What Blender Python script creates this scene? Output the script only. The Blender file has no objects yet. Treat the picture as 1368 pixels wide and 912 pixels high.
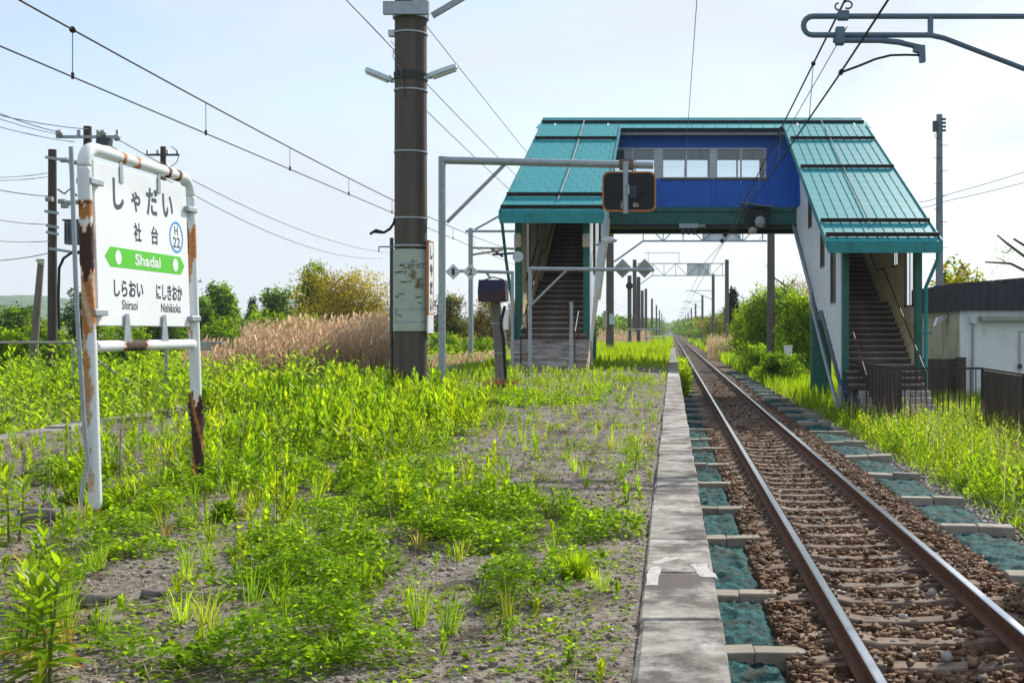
import bpy, math, random
import numpy as np
from mathutils import Vector, Matrix, Euler

rng = np.random.default_rng(7)
random.seed(7)
SC = bpy.context.scene
COL = SC.collection
R = math.radians

# ------------------------------------------------------------------ camera, sky, sun, exposure
F = 1550.0                                   # focal length in photograph pixels (1368 wide)
cam_d = bpy.data.cameras.new('camera')
cam = bpy.data.objects.new('camera', cam_d)
COL.objects.link(cam)
cam.location = (0, 0, 1.05)
cam.rotation_euler = (R(90), 0, 0)
cam_d.sensor_width = 36.0
cam_d.lens = 36.0 * F / 1368
cam_d.shift_x = -(898 - 684) / 1368
cam_d.shift_y = -(456 - 443) / 1368
cam_d.clip_start = 0.05
cam_d.clip_end = 9000
SC.camera = cam

SUN_DIR = Vector((0.65, 1.2, 1.0)).normalized()      # towards the sun
SUN_EL = math.asin(SUN_DIR.z)
SUN_AZ = math.atan2(SUN_DIR.x, SUN_DIR.y)            # clockwise from +Y
world = bpy.data.worlds.new('World')
SC.world = world
world.use_nodes = True
wn, wl = world.node_tree.nodes, world.node_tree.links
wn.clear()
w_out = wn.new('ShaderNodeOutputWorld')
w_bg = wn.new('ShaderNodeBackground')
w_bg.inputs['Strength'].default_value = 0.15
sky = wn.new('ShaderNodeTexSky')
sky.sky_type = 'NISHITA'
sky.sun_disc = False
sky.sun_elevation = SUN_EL
sky.sun_rotation = SUN_AZ
sky.altitude = 10
sky.air_density = 1.0
sky.dust_density = 0.6
sky.ozone_density = 1.4
w_tc = wn.new('ShaderNodeTexCoord')
w_map = wn.new('ShaderNodeMapping')
w_map.inputs['Scale'].default_value = (1.0, 1.0, 2.6)
w_n = wn.new('ShaderNodeTexNoise')
w_n.inputs['Scale'].default_value = 2.6
w_n.inputs['Detail'].default_value = 6
w_n.inputs['Roughness'].default_value = 0.5
w_n.inputs['Distortion'].default_value = 0.3
w_r = wn.new('ShaderNodeValToRGB')
w_r.color_ramp.elements[0].position = 0.38
w_r.color_ramp.elements[0].color = (0.26, 0.26, 0.26, 1)
w_r.color_ramp.elements[1].position = 0.60
w_r.color_ramp.elements[1].color = (0.95, 0.95, 0.95, 1)
w_mix = wn.new('ShaderNodeMix')
w_mix.data_type = 'RGBA'
w_mix.inputs[7].default_value = (4.45, 4.8, 5.25, 1)     # thin bright cloud veil
wl.new(w_tc.outputs['Generated'], w_map.inputs['Vector'])
wl.new(w_map.outputs['Vector'], w_n.inputs['Vector'])
wl.new(w_n.outputs['Fac'], w_r.inputs['Fac'])
w_sep = wn.new('ShaderNodeSeparateXYZ')
w_hz = wn.new('ShaderNodeMapRange')                     # the veil thickens towards the horizon all round
w_hz.inputs['From Min'].default_value = 0.0; w_hz.inputs['From Max'].default_value = 0.30
w_hz.inputs['To Min'].default_value = 0.97; w_hz.inputs['To Max'].default_value = 0.10
w_mx = wn.new('ShaderNodeMath'); w_mx.operation = 'MAXIMUM'
wl.new(w_tc.outputs['Generated'], w_sep.inputs[0]); wl.new(w_sep.outputs['Z'], w_hz.inputs['Value'])
wl.new(w_r.outputs['Color'], w_mx.inputs[0]); wl.new(w_hz.outputs[0], w_mx.inputs[1])
wl.new(w_mx.outputs[0], w_mix.inputs[0])
wl.new(sky.outputs['Color'], w_mix.inputs[6])
wl.new(w_mix.outputs[2], w_bg.inputs['Color'])
wl.new(w_bg.outputs['Background'], w_out.inputs['Surface'])

sun_d = bpy.data.lights.new('sun', 'SUN')
sun_d.energy = 5.0
sun_d.angle = R(0.6)
sun_d.color = (1.0, 0.95, 0.86)
sun = bpy.data.objects.new('sun', sun_d)
COL.objects.link(sun)
sun.rotation_euler = (-SUN_DIR).to_track_quat('-Z', 'Y').to_euler()

SC.view_settings.view_transform = 'Standard'
SC.view_settings.look = 'None'
SC.view_settings.exposure = 0.26
SC.view_settings.gamma = 1.0
SC.view_settings.use_curve_mapping = False

# ------------------------------------------------------------------ helpers
def P(px, py, Y):
    """point that lies Y metres down the line, in the direction of a photograph pixel"""
    return Vector(((px - 898) * Y / F, Y, 1.05 + (443 - py) * Y / F))

def tag(o, label=None, cat=None, group=None, kind=None):
    if label: o['label'] = label
    if cat: o['category'] = cat
    if group: o['group'] = group
    if kind: o['kind'] = kind
    return o

def thing(name, loc, label, cat, group=None):
    o = bpy.data.objects.new(name, None)
    o.empty_display_size = 0.2
    COL.objects.link(o)
    o.location = loc
    WM[o.name] = Matrix.Translation(Vector(loc))
    return tag(o, label, cat, group)

WM = {}                                       # world matrix of every object at the time it was made
def put(name, mesh, parent=None, loc=(0, 0, 0), rot=(0, 0, 0), scale=(1, 1, 1)):
    """link a mesh under its parent; loc, rot and scale are in world space"""
    o = bpy.data.objects.new(name, mesh)
    COL.objects.link(o)
    o.location = loc; o.rotation_euler = rot; o.scale = scale
    if parent is not None:
        o.parent = parent
        o.matrix_parent_inverse = WM[parent.name].inverted()
    WM[o.name] = Matrix.LocRotScale(Vector(loc), Euler(rot), Vector(scale))
    return o

class MB:
    def __init__(s):
        s.v, s.f, s.sm = [], [], []
    def add(s, vs, fs, smooth=False):
        b = len(s.v)
        s.v += [tuple(p) for p in vs]
        s.f += [tuple(b + i for i in f) for f in fs]
        s.sm += [smooth] * len(fs)
        return s
    def box(s, x0, x1, y0, y1, z0, z1):
        return s.add([(x0,y0,z0),(x1,y0,z0),(x1,y1,z0),(x0,y1,z0),(x0,y0,z1),(x1,y0,z1),(x1,y1,z1),(x0,y1,z1)],
                     [(3,2,1,0),(4,5,6,7),(0,1,5,4),(1,2,6,5),(2,3,7,6),(3,0,4,7)])
    def bar(s, a, b, w, h, up=(0,0,1)):
        """square bar from a to b, w across, h along up"""
        a, b = Vector(a), Vector(b)
        d = (b - a).normalized()
        side = d.cross(Vector(up))
        if side.length < 1e-4: side = d.cross(Vector((1,0,0)))
        side.normalize()
        u = side.cross(d).normalized()
        vs = []
        for p in (a, b):
            for (i, j) in ((-1,-1),(1,-1),(1,1),(-1,1)):
                vs.append(p + side * (i * w / 2) + u * (j * h / 2))
        return s.add(vs, [(0,3,2,1),(4,5,6,7),(0,1,5,4),(1,2,6,5),(2,3,7,6),(3,0,4,7)])
    def cyl(s, a, b, r0, r1=None, n=12, cap=True):
        return s.tube([a, b], [r0, r0 if r1 is None else r1], n, cap)
    def tube(s, pts, r, n=8, cap=True):
        pts = [Vector(p) for p in pts]
        if not isinstance(r, (list, tuple)): r = [r] * len(pts)
        m = len(pts)
        vs, fs = [], []
        ref = None
        for i, p in enumerate(pts):
            t = (pts[min(i+1, m-1)] - pts[max(i-1, 0)]).normalized()
            if ref is None:
                ref = t.cross(Vector((0,0,1)))
                if ref.length < 0.1: ref = t.cross(Vector((1,0,0)))
            u = (ref - t * ref.dot(t)).normalized()
            w = t.cross(u)
            ref = u
            for k in range(n):
                a = 2 * math.pi * k / n
                vs.append(p + (u * math.cos(a) + w * math.sin(a)) * r[i])
        for i in range(m - 1):
            for k in range(n):
                fs.append((i*n+k, i*n+(k+1)%n, (i+1)*n+(k+1)%n, (i+1)*n+k))
        s.add(vs, fs, n > 4)
        if cap:
            s.add(vs[:n], [tuple(range(n-1, -1, -1))])
            s.add(vs[-n:], [tuple(range(n))])
        return s
    def prism(s, poly, ext):
        """closed polygon (3D points) pushed along ext"""
        ext = Vector(ext)
        n = len(poly)
        vs = [Vector(p) for p in poly] + [Vector(p) + ext for p in poly]
        fs = [tuple(range(n-1, -1, -1)), tuple(range(n, 2*n))] + [(i, (i+1)%n, n+(i+1)%n, n+i) for i in range(n)]
        return s.add(vs, fs)
    def sphere(s, c, r, n=10, m=6, sc=(1,1,1)):
        c = Vector(c); vs, fs = [], []
        for j in range(m + 1):
            ph = math.pi * j / m
            for i in range(n):
                a = 2 * math.pi * i / n
                vs.append(c + Vector((math.sin(ph)*math.cos(a)*r*sc[0], math.sin(ph)*math.sin(a)*r*sc[1], math.cos(ph)*r*sc[2])))
        for j in range(m):
            for i in range(n):
                fs.append((j*n+i, (j+1)*n+i, (j+1)*n+(i+1)%n, j*n+(i+1)%n))
        return s.add(vs, fs, True)
    def mesh(s, name, mat=None, bevel=0):
        me = bpy.data.meshes.new(name)
        me.from_pydata(s.v, [], s.f)
        me.polygons.foreach_set('use_smooth', s.sm)
        if bevel:
            import bmesh
            bm = bmesh.new(); bm.from_mesh(me)
            bmesh.ops.remove_doubles(bm, verts=bm.verts, dist=1e-5)
            bmesh.ops.recalc_face_normals(bm, faces=bm.faces)
            es = [e for e in bm.edges if len(e.link_faces) == 2 and e.calc_face_angle(0) > 0.6]
            bmesh.ops.bevel(bm, geom=es, offset=bevel, segments=1, affect='EDGES')
            bm.to_mesh(me); bm.free()
        else:
            import bmesh
            bm = bmesh.new(); bm.from_mesh(me)
            bmesh.ops.recalc_face_normals(bm, faces=bm.faces)
            bm.to_mesh(me); bm.free()
        if mat: me.materials.append(mat)
        return me
    def build(s, name, mat, parent=None, bevel=0):
        return put(name, s.mesh(name, mat, bevel), parent)

def children_of(o): return [c for c in bpy.data.objects if c.parent == o]

def fast_mesh(name, V, T, mat, tint=None, smooth=False):
    """triangle soup from numpy arrays, with an optional colour for each vertex"""
    V = np.ascontiguousarray(V, dtype=np.float32); T = np.ascontiguousarray(T, dtype=np.int32)
    me = bpy.data.meshes.new(name)
    me.vertices.add(len(V)); me.vertices.foreach_set('co', V.ravel())
    me.loops.add(T.size); me.loops.foreach_set('vertex_index', T.ravel())
    me.polygons.add(len(T))
    me.polygons.foreach_set('loop_start', np.arange(0, T.size, 3, dtype=np.int32))
    if smooth: me.polygons.foreach_set('use_smooth', np.ones(len(T), dtype=bool))
    me.update(calc_edges=True)
    if tint is not None:
        a = me.attributes.new('tint', 'FLOAT_COLOR', 'POINT')
        c = np.ones((len(V), 4), dtype=np.float32); c[:, :3] = tint
        a.data.foreach_set('color', c.ravel())
    me.materials.append(mat)
    return me

class Soup:
    """collects triangle batches"""
    def __init__(s): s.V, s.T, s.C, s.n = [], [], [], 0
    def add(s, V, T, C):
        s.V.append(V); s.T.append(T + s.n); s.C.append(C); s.n += len(V)
    def leaves(s, base, d, length, width, tint, fold=0.25, droop=0.15):
        """lance-shaped leaves: base (N,3), direction d (N,3)"""
        N = len(base)
        if N == 0: return
        d = d / np.linalg.norm(d, axis=1, keepdims=True)
        up = np.tile(np.array([0, 0, 1.0]), (N, 1))
        side = np.cross(d, up); nl = np.linalg.norm(side, axis=1, keepdims=True)
        bad = nl[:, 0] < 1e-3
        side[bad] = (1, 0, 0); nl[bad] = 1
        side /= nl
        nor = np.cross(side, d)
        L = np.broadcast_to(np.asarray(length, float), (N,))[:, None]; W = np.broadcast_to(np.asarray(width, float), (N,))[:, None]
        mid = base + d * L * 0.45
        a = mid + side * W * 0.5 + nor * W * fold
        b = mid - side * W * 0.5 + nor * W * fold
        tip = base + d * L - up * L * droop
        V = np.stack([base, a, tip, b], 1).reshape(-1, 3)
        k = np.arange(N)[:, None] * 4
        T = np.concatenate([k + [0, 1, 2], k + [0, 2, 3]], 0)
        s.add(V, T, np.repeat(tint, 4, axis=0))
    def blades(s, base, h, w, lean, tint):
        """grass blades / stalks: a bent strip of three triangles"""
        N = len(base)
        if N == 0: return
        ang = rng.uniform(0, 2*np.pi, N)
        side = np.stack([np.cos(ang), np.sin(ang), np.zeros(N)], 1)
        h = np.broadcast_to(np.asarray(h, float), (N,))[:, None]; w = np.broadcast_to(np.asarray(w, float), (N,))[:, None]
        up = np.array([[0, 0, 1.0]])
        p0 = base - side*w/2; p1 = base + side*w/2
        m = base + up*h*0.55 + lean*0.35
        p2 = m - side*w*0.38; p3 = m + side*w*0.38
        t = base + up*h*(1 - 0.25*np.clip(np.linalg.norm(lean, axis=1, keepdims=True)/np.maximum(h, 1e-3), 0, 1)) + lean
        V = np.stack([p0, p1, p3, p2, t], 1).reshape(-1, 3)
        k = np.arange(N)[:, None]*5
        T = np.concatenate([k + [0, 1, 2], k + [0, 2, 3], k + [3, 2, 4]], 0)
        s.add(V, T, np.repeat(tint, 5, axis=0))
    def build(s, name, mat, parent=None):
        return put(name, fast_mesh(name, np.concatenate(s.V), np.concatenate(s.T), mat, np.concatenate(s.C)), parent)

def shade(cols, N, jitter=0.12):
    """N colours picked between the given ones"""
    cols = np.array(cols, float)
    i = rng.integers(0, len(cols), N); j = rng.integers(0, len(cols), N)
    t = rng.random((N, 1))
    c = cols[i]*t + cols[j]*(1-t)
    return c * (1 + rng.normal(0, jitter, (N, 1))).clip(0.5, 1.6)

# ------------------------------------------------------------------ materials
MATS = {}
def M(name, cols, scale=4.0, rough=0.8, metal=0.0, bump=0.0, bscale=60.0, stretch=(1,1,1), spec=0.3, detail=8, pos=None, second=None, tint=False, bdist=0.01, vary=0.0):
    """procedural surface: noise through a colour ramp, a finer noise as relief; second = (colour, scale, from, to, stretch) lays stains on top"""
    if name in MATS: return MATS[name]
    m = bpy.data.materials.new(name); m.use_nodes = True
    n, l = m.node_tree.nodes, m.node_tree.links
    b = n['Principled BSDF']
    b.inputs['Roughness'].default_value = rough
    b.inputs['Metallic'].default_value = metal
    b.inputs['Specular IOR Level'].default_value = spec
    tc = n.new('ShaderNodeTexCoord'); mp = n.new('ShaderNodeMapping'); mp.inputs['Scale'].default_value = stretch
    src = tc.outputs['Object']
    if vary:                                     # every piece gets its own spot of the pattern and its own tone
        oi = n.new('ShaderNodeObjectInfo'); sc_ = n.new('ShaderNodeVectorMath'); sc_.operation = 'MULTIPLY_ADD'
        sc_.inputs[1].default_value = (1, 1, 1); l.new(tc.outputs['Object'], sc_.inputs[0])
        rv = n.new('ShaderNodeMath'); rv.operation = 'MULTIPLY'; rv.inputs[1].default_value = 90; l.new(oi.outputs['Random'], rv.inputs[0])
        l.new(rv.outputs[0], sc_.inputs[2]); src = sc_.outputs[0]
    l.new(src, mp.inputs['Vector'])
    nz = n.new('ShaderNodeTexNoise'); nz.inputs['Scale'].default_value = scale; nz.inputs['Detail'].default_value = detail; nz.inputs['Roughness'].default_value = 0.62
    l.new(mp.outputs['Vector'], nz.inputs['Vector'])
    rp = n.new('ShaderNodeValToRGB')
    els = rp.color_ramp.elements
    k = len(cols)
    pos = pos or [0.3 + 0.4*i/max(1, k-1) for i in range(k)]
    for i, c in enumerate(cols):
        e = els[i] if i < 2 else els.new(pos[i])
        e.position = pos[i]; e.color = (*c, 1)
    if k == 1: els.remove(els[1])
    l.new(nz.outputs['Fac'], rp.inputs['Fac'])
    col = rp.outputs['Color']
    if second:
        c2, s2, f0, f1, st2 = second
        mp2 = n.new('ShaderNodeMapping'); mp2.inputs['Scale'].default_value = st2
        l.new(src, mp2.inputs['Vector'])
        n2 = n.new('ShaderNodeTexNoise'); n2.inputs['Scale'].default_value = s2; n2.inputs['Detail'].default_value = 9; n2.inputs['Roughness'].default_value = 0.65
        l.new(mp2.outputs['Vector'], n2.inputs['Vector'])
        mr = n.new('ShaderNodeMapRange'); mr.inputs['From Min'].default_value = f0; mr.inputs['From Max'].default_value = f1
        l.new(n2.outputs['Fac'], mr.inputs['Value'])
        mx = n.new('ShaderNodeMix'); mx.data_type = 'RGBA'
        l.new(mr.outputs['Result'], mx.inputs[0]); l.new(col, mx.inputs[6]); mx.inputs[7].default_value = (*c2, 1)
        col = mx.outputs[2]
    if tint:
        at = n.new('ShaderNodeAttribute'); at.attribute_name = 'tint'
        mx = n.new('ShaderNodeMix'); mx.data_type = 'RGBA'; mx.blend_type = 'MULTIPLY'; mx.inputs[0].default_value = 1
        l.new(col, mx.inputs[6]); l.new(at.outputs['Color'], mx.inputs[7]); col = mx.outputs[2]
    if vary:
        rr = n.new('ShaderNodeMapRange'); rr.inputs['To Min'].default_value = 1-vary; rr.inputs['To Max'].default_value = 1+vary*.7; l.new(oi.outputs['Random'], rr.inputs['Value'])
        vm = n.new('ShaderNodeVectorMath'); vm.operation = 'SCALE'; l.new(col, vm.inputs[0]); l.new(rr.outputs[0], vm.inputs['Scale']); col = vm.outputs[0]
    l.new(col, b.inputs['Base Color'])
    if bump:
        nb = n.new('ShaderNodeTexNoise'); nb.inputs['Scale'].default_value = bscale; nb.inputs['Detail'].default_value = 6
        l.new(mp.outputs['Vector'], nb.inputs['Vector'])
        bp = n.new('ShaderNodeBump'); bp.inputs['Strength'].default_value = bump; bp.inputs['Distance'].default_value = bdist
        l.new(nb.outputs['Fac'], bp.inputs['Height']); l.new(bp.outputs['Normal'], b.inputs['Normal'])
    MATS[name] = m
    return m

def leaf_mat(name, trans=0.5, boost=1.5, gloss=0.04):
    m = bpy.data.materials.new(name); m.use_nodes = True
    n, l = m.node_tree.nodes, m.node_tree.links
    n.remove(n['Principled BSDF'])
    out = n['Material Output']
    at = n.new('ShaderNodeAttribute'); at.attribute_name = 'tint'
    df = n.new('ShaderNodeBsdfDiffuse'); tr = n.new('ShaderNodeBsdfTranslucent'); gl = n.new('ShaderNodeBsdfGlossy')
    gl.inputs['Roughness'].default_value = 0.35
    mu = n.new('ShaderNodeMix'); mu.data_type = 'RGBA'; mu.blend_type = 'MULTIPLY'; mu.inputs[0].default_value = 1
    mu.inputs[7].default_value = (boost*(1.16 if trans > .43 else 1.1), boost, boost*(0.35 if trans > .43 else .8), 1)
    l.new(at.outputs['Color'], mu.inputs[6]); l.new(at.outputs['Color'], df.inputs['Color']); l.new(mu.outputs[2], tr.inputs['Color'])
    a = n.new('ShaderNodeMixShader'); a.inputs[0].default_value = trans
    l.new(df.outputs[0], a.inputs[1]); l.new(tr.outputs[0], a.inputs[2])
    c = n.new('ShaderNodeMixShader'); c.inputs[0].default_value = gloss
    l.new(a.outputs[0], c.inputs[1]); l.new(gl.outputs[0], c.inputs[2]); l.new(c.outputs[0], out.inputs['Surface'])
    MATS[name] = m
    return m

LEAF = leaf_mat('leaf_weed', 0.54, 1.9, 0.015)
LEAF_TREE = leaf_mat('leaf_tree', 0.45, 1.8, 0.012)
STRAW = leaf_mat('dry_stalk', 0.42, 1.25, 0.01)

m_soil = M('platform_gravel', [(0.085,0.066,0.052),(0.19,0.16,0.13),(0.27,0.235,0.20),(0.38,0.35,0.31)], 34, 0.95, bump=1.0, bscale=90, second=((0.085,0.07,0.038),2.0,0.50,0.64,(1,1,1)), pos=[.36,.47,.56,.68], bdist=0.02)
m_field = M('field_soil', [(0.05,0.06,0.02),(0.09,0.11,0.035),(0.12,0.10,0.05)], 0.8, 0.95, bump=0.6, bscale=9)
m_cop = M('coping_concrete', [(0.15,0.13,0.115),(0.25,0.23,0.205),(0.32,0.30,0.27),(0.43,0.41,0.38)], 7, 0.9, bump=1.0, pos=[.34,.46,.56,.68], bscale=110, second=((0.095,0.078,0.068),3.0,0.50,0.60,(1,1,1)), bdist=0.004, vary=.16)
m_conc = M('pale_concrete', [(0.30,0.29,0.27),(0.42,0.41,0.38)], 5, 0.9, bump=0.3, bscale=90, second=((0.16,0.14,0.12),4,0.55,0.7,(1,1,1)))
m_block = M('block_concrete', [(0.24,0.21,0.17),(0.33,0.30,0.25)], 7, 0.9, bump=0.35, bscale=140, second=((0.17,0.13,0.10),6,0.55,0.72,(1,1,1)), bdist=0.005, vary=.18)
m_sleeper = M('sleeper_concrete', [(0.13,0.09,0.065),(0.20,0.15,0.115),(0.27,0.22,0.18)], 6, 0.92, bump=0.4, bscale=120, second=((0.10,0.055,0.035),3,0.48,0.64,(1,1,1)), bdist=0.006, vary=.22)
m_bed = M('ballast_bed', [(0.045,0.026,0.016),(0.10,0.058,0.036),(0.18,0.12,0.08)], 26, 0.95, bump=1.0, bscale=30, bdist=0.05)
m_stone = M('ballast_stone', [(0.75,0.75,0.75),(1.15,1.15,1.15)], 30, 0.9, bump=0.3, bscale=120, tint=True)
m_railside = M('rail_rust', [(0.10,0.045,0.028),(0.17,0.08,0.05)], 10, 0.75, 0.2, bump=0.25, bscale=150)
m_railtop = M('rail_polished', [(0.50,0.50,0.52),(0.66,0.66,0.68)], 3, 0.22, 1.0, stretch=(30,0.3,1))
m_galv = M('galvanised_steel', [(0.28,0.32,0.36),(0.40,0.44,0.48)], 14, 0.5, 0.55, spec=0.5)
m_dsteel = M('dark_steel', [(0.05,0.06,0.07),(0.09,0.10,0.115)], 8, 0.55, 0.4)
m_black = M('black_metal', [(0.012,0.014,0.018),(0.025,0.028,0.033)], 8, 0.5, 0.2)
m_wire = M('wire_dark', [(0.03,0.03,0.035)], 3, 0.6, 0.5)
m_wirelt = M('wire_grey', [(0.16,0.18,0.20)], 3, 0.6, 0.4)
m_teal = M('teal_roof_paint', [(0.008,0.23,0.265),(0.014,0.29,0.325),(0.028,0.36,0.39)], 1.3, 0.5, 0.0, spec=0.22, second=((0.025,0.17,0.16),2.2,0.52,0.72,(1,3,1)), bump=0.05, bscale=20)
m_tealf = M('teal_fascia_paint', [(0.012,0.21,0.23),(0.02,0.27,0.29)], 2, 0.5, spec=0.4, second=((0.02,0.13,0.14),5,0.55,0.75,(1,1,0.2)))
m_green = M('green_steel_paint', [(0.010,0.105,0.085),(0.018,0.145,0.115)], 3, 0.5, spec=0.4, second=((0.02,0.06,0.05),4,0.55,0.75,(1,1,0.25)))
m_blue = M('blue_wall_paint', [(0.001,0.10,0.50),(0.002,0.125,0.58)], 1.6, 0.5, spec=0.4, second=((0.006,0.055,0.25),3,0.54,0.78,(1.5,1,0.12)))
m_white = M('white_siding_paint', [(0.66,0.72,0.79),(0.78,0.83,0.89)], 2.5, 0.5, spec=0.4, second=((0.40,0.42,0.44),3,0.55,0.8,(3,3,0.15)))
m_beige = M('beige_wall_paint', [(0.72,0.59,0.34),(0.80,0.68,0.44)], 2.0, 0.6, second=((0.30,0.22,0.12),2.5,0.54,0.78,(2,2,0.25)))
m_grey = M('grey_panel', [(0.20,0.22,0.25),(0.27,0.29,0.33)], 2, 0.6)
m_sash = M('window_aluminium', [(0.34,0.36,0.38),(0.44,0.46,0.48)], 5, 0.4, 0.5)
m_sashb = M('window_brown', [(0.10,0.075,0.055),(0.15,0.115,0.085)], 5, 0.5)
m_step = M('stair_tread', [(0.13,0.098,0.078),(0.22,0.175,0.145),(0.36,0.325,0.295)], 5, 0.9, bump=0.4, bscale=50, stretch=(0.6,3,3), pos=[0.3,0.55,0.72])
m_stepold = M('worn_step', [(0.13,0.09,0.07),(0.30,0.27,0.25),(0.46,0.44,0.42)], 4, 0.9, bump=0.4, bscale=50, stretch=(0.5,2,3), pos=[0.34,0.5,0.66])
m_poleconc = M('pole_concrete', [(0.085,0.068,0.058),(0.11,0.09,0.078),(0.14,0.12,0.105)], 1.6, 0.85, bump=0.25, bscale=60, stretch=(2.2,2.2,0.12), second=((0.05,0.042,0.04),1.2,0.46,0.70,(2.5,2.5,0.10)))
m_poledk = M('mast_concrete', [(0.10,0.09,0.085),(0.16,0.145,0.135)], 2, 0.9, stretch=(3,3,0.3))
m_wood = M('pole_wood', [(0.055,0.042,0.036),(0.11,0.088,0.075)], 3, 0.9, bump=0.3, bscale=60, stretch=(6,6,0.3))
m_woodgr = M('weathered_wood', [(0.13,0.115,0.10),(0.23,0.21,0.185)], 4, 0.9, bump=0.4, bscale=60, stretch=(8,8,0.4))
m_brown = M('brown_metal', [(0.045,0.028,0.024),(0.075,0.048,0.04)], 4, 0.55, second=((0.12,0.10,0.095),4,0.56,0.75,(2,2,0.2)))
m_bldg = M('white_render', [(0.72,0.77,0.80),(0.84,0.87,0.88)], 1.5, 0.85, bump=0.15, bscale=50, second=((0.52,0.50,0.42),1.6,0.52,0.78,(1.5,1.5,0.5)))
m_bldgside = M('beige_render', [(0.42,0.39,0.30),(0.58,0.55,0.46)], 1.5, 0.85, bump=0.15, bscale=50, second=((0.25,0.21,0.14),1.5,0.48,0.75,(2,2,0.5)))  # beige, deeper in tone than the white render, with darker blotches
m_fascia = M('dark_fascia', [(0.022,0.022,0.035),(0.035,0.035,0.052)], 3, 0.5, spec=0.4)
m_net = None
m_bark = M('bark', [(0.055,0.043,0.035),(0.12,0.10,0.085)], 6, 0.95, bump=0.6, bscale=30, stretch=(4,4,0.8))
m_signw = M('sign_white', [(0.78,0.80,0.82),(0.84,0.86,0.88)], 2, 0.3, spec=0.5)
m_signk = M('sign_ink', [(0.028,0.035,0.05)], 2, 0.45)
m_signg = M('sign_green', [(0.10,0.55,0.025)], 2, 0.35)
m_signb = M('sign_blue', [(0.03,0.28,0.68)], 2, 0.35)
m_orange = M('orange_rim', [(0.42,0.14,0.04),(0.52,0.20,0.06)], 4, 0.6)
m_lampw = M('lamp_housing', [(0.50,0.56,0.62),(0.60,0.66,0.72)], 4, 0.4, 0.2)
m_lens = M('lamp_lens', [(0.75,0.76,0.74)], 4, 0.2)
m_cream = M('cream_plastic', [(0.42,0.38,0.30),(0.50,0.46,0.38)], 4, 0.6)
m_insul = M('porcelain', [(0.30,0.32,0.33),(0.40,0.42,0.43)], 8, 0.3)
m_yellow = M('yellow_paint', [(0.62,0.42,0.03)], 4, 0.6)
m_rock = M('field_rock', [(0.10,0.085,0.075),(0.22,0.20,0.185)], 5, 0.9, bump=0.6, bscale=30)
m_roofslate = M('distant_roof', [(0.42,0.47,0.53),(0.52,0.57,0.63)], 2, 0.5)

def glass_mat():
    m = bpy.data.materials.new('window_glass'); m.use_nodes = True
    n, l = m.node_tree.nodes, m.node_tree.links
    n.remove(n['Principled BSDF'])
    t = n.new('ShaderNodeBsdfTransparent'); t.inputs['Color'].default_value = (0.90, 0.93, 0.94, 1)
    g = n.new('ShaderNodeBsdfGlossy'); g.inputs['Roughness'].default_value = 0.05
    mx = n.new('ShaderNodeMixShader'); mx.inputs[0].default_value = 0.07
    l.new(t.outputs[0], mx.inputs[1]); l.new(g.outputs[0], mx.inputs[2])
    l.new(mx.outputs[0], n['Material Output'].inputs['Surface'])
    return m
m_glass = glass_mat()

def net_mat():
    m = bpy.data.materials.new('weed_net'); m.use_nodes = True
    n, l = m.node_tree.nodes, m.node_tree.links
    b = n['Principled BSDF']; b.inputs['Roughness'].default_value = 0.8; b.inputs['Specular IOR Level'].default_value = 0.1
    tc = n.new('ShaderNodeTexCoord')
    v = n.new('ShaderNodeTexVoronoi'); v.feature = 'DISTANCE_TO_EDGE'; v.inputs['Scale'].default_value = 45
    l.new(tc.outputs['Object'], v.inputs['Vector'])
    nz = n.new('ShaderNodeTexNoise'); nz.inputs['Scale'].default_value = 14; nz.inputs['Detail'].default_value = 8
    l.new(tc.outputs['Object'], nz.inputs['Vector'])
    rp = n.new('ShaderNodeValToRGB')
    for p, c in ((0.32, (0.006,0.022,0.024)), (0.5, (0.010,0.075,0.08)), (0.68, (0.020,0.16,0.165))):
        e = rp.color_ramp.elements[0] if p == 0.32 else (rp.color_ramp.elements[1] if p == 0.5 else rp.color_ramp.elements.new(p))
        e.position = p; e.color = (*c, 1)
    l.new(nz.outputs['Fac'], rp.inputs['Fac'])
    mr = n.new('ShaderNodeMapRange'); mr.inputs['From Min'].default_value = 0.10; mr.inputs['From Max'].default_value = 0.30
    mr.inputs['To Min'].default_value = 0.0; mr.inputs['To Max'].default_value = 0.75
    l.new(v.outputs['Distance'], mr.inputs['Value'])
    mx = n.new('ShaderNodeMix'); mx.data_type = 'RGBA'; mx.inputs[7].default_value = (0.016, 0.022, 0.018, 1)
    l.new(mr.outputs[0], mx.inputs[0]); l.new(rp.outputs[0], mx.inputs[6])
    nd = n.new('ShaderNodeTexNoise'); nd.inputs['Scale'].default_value = 5; nd.inputs['Detail'].default_value = 8; nd.inputs['Roughness'].default_value = .7
    l.new(tc.outputs['Object'], nd.inputs['Vector'])
    md = n.new('ShaderNodeMapRange'); md.inputs['From Min'].default_value = .50; md.inputs['From Max'].default_value = .66; md.inputs['To Max'].default_value = .8
    l.new(nd.outputs['Fac'], md.inputs['Value'])
    mz = n.new('ShaderNodeMix'); mz.data_type = 'RGBA'; mz.inputs[7].default_value = (0.06, 0.055, 0.038, 1)
    l.new(md.outputs[0], mz.inputs[0]); l.new(mx.outputs[2], mz.inputs[6]); l.new(mz.outputs[2], b.inputs['Base Color'])
    bp = n.new('ShaderNodeBump'); bp.invert = True; bp.inputs['Strength'].default_value = 0.9; bp.inputs['Distance'].default_value = 0.01
    l.new(v.outputs['Distance'], bp.inputs['Height']); l.new(bp.outputs[0], b.inputs['Normal'])
    return m
m_net = net_mat()

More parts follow.
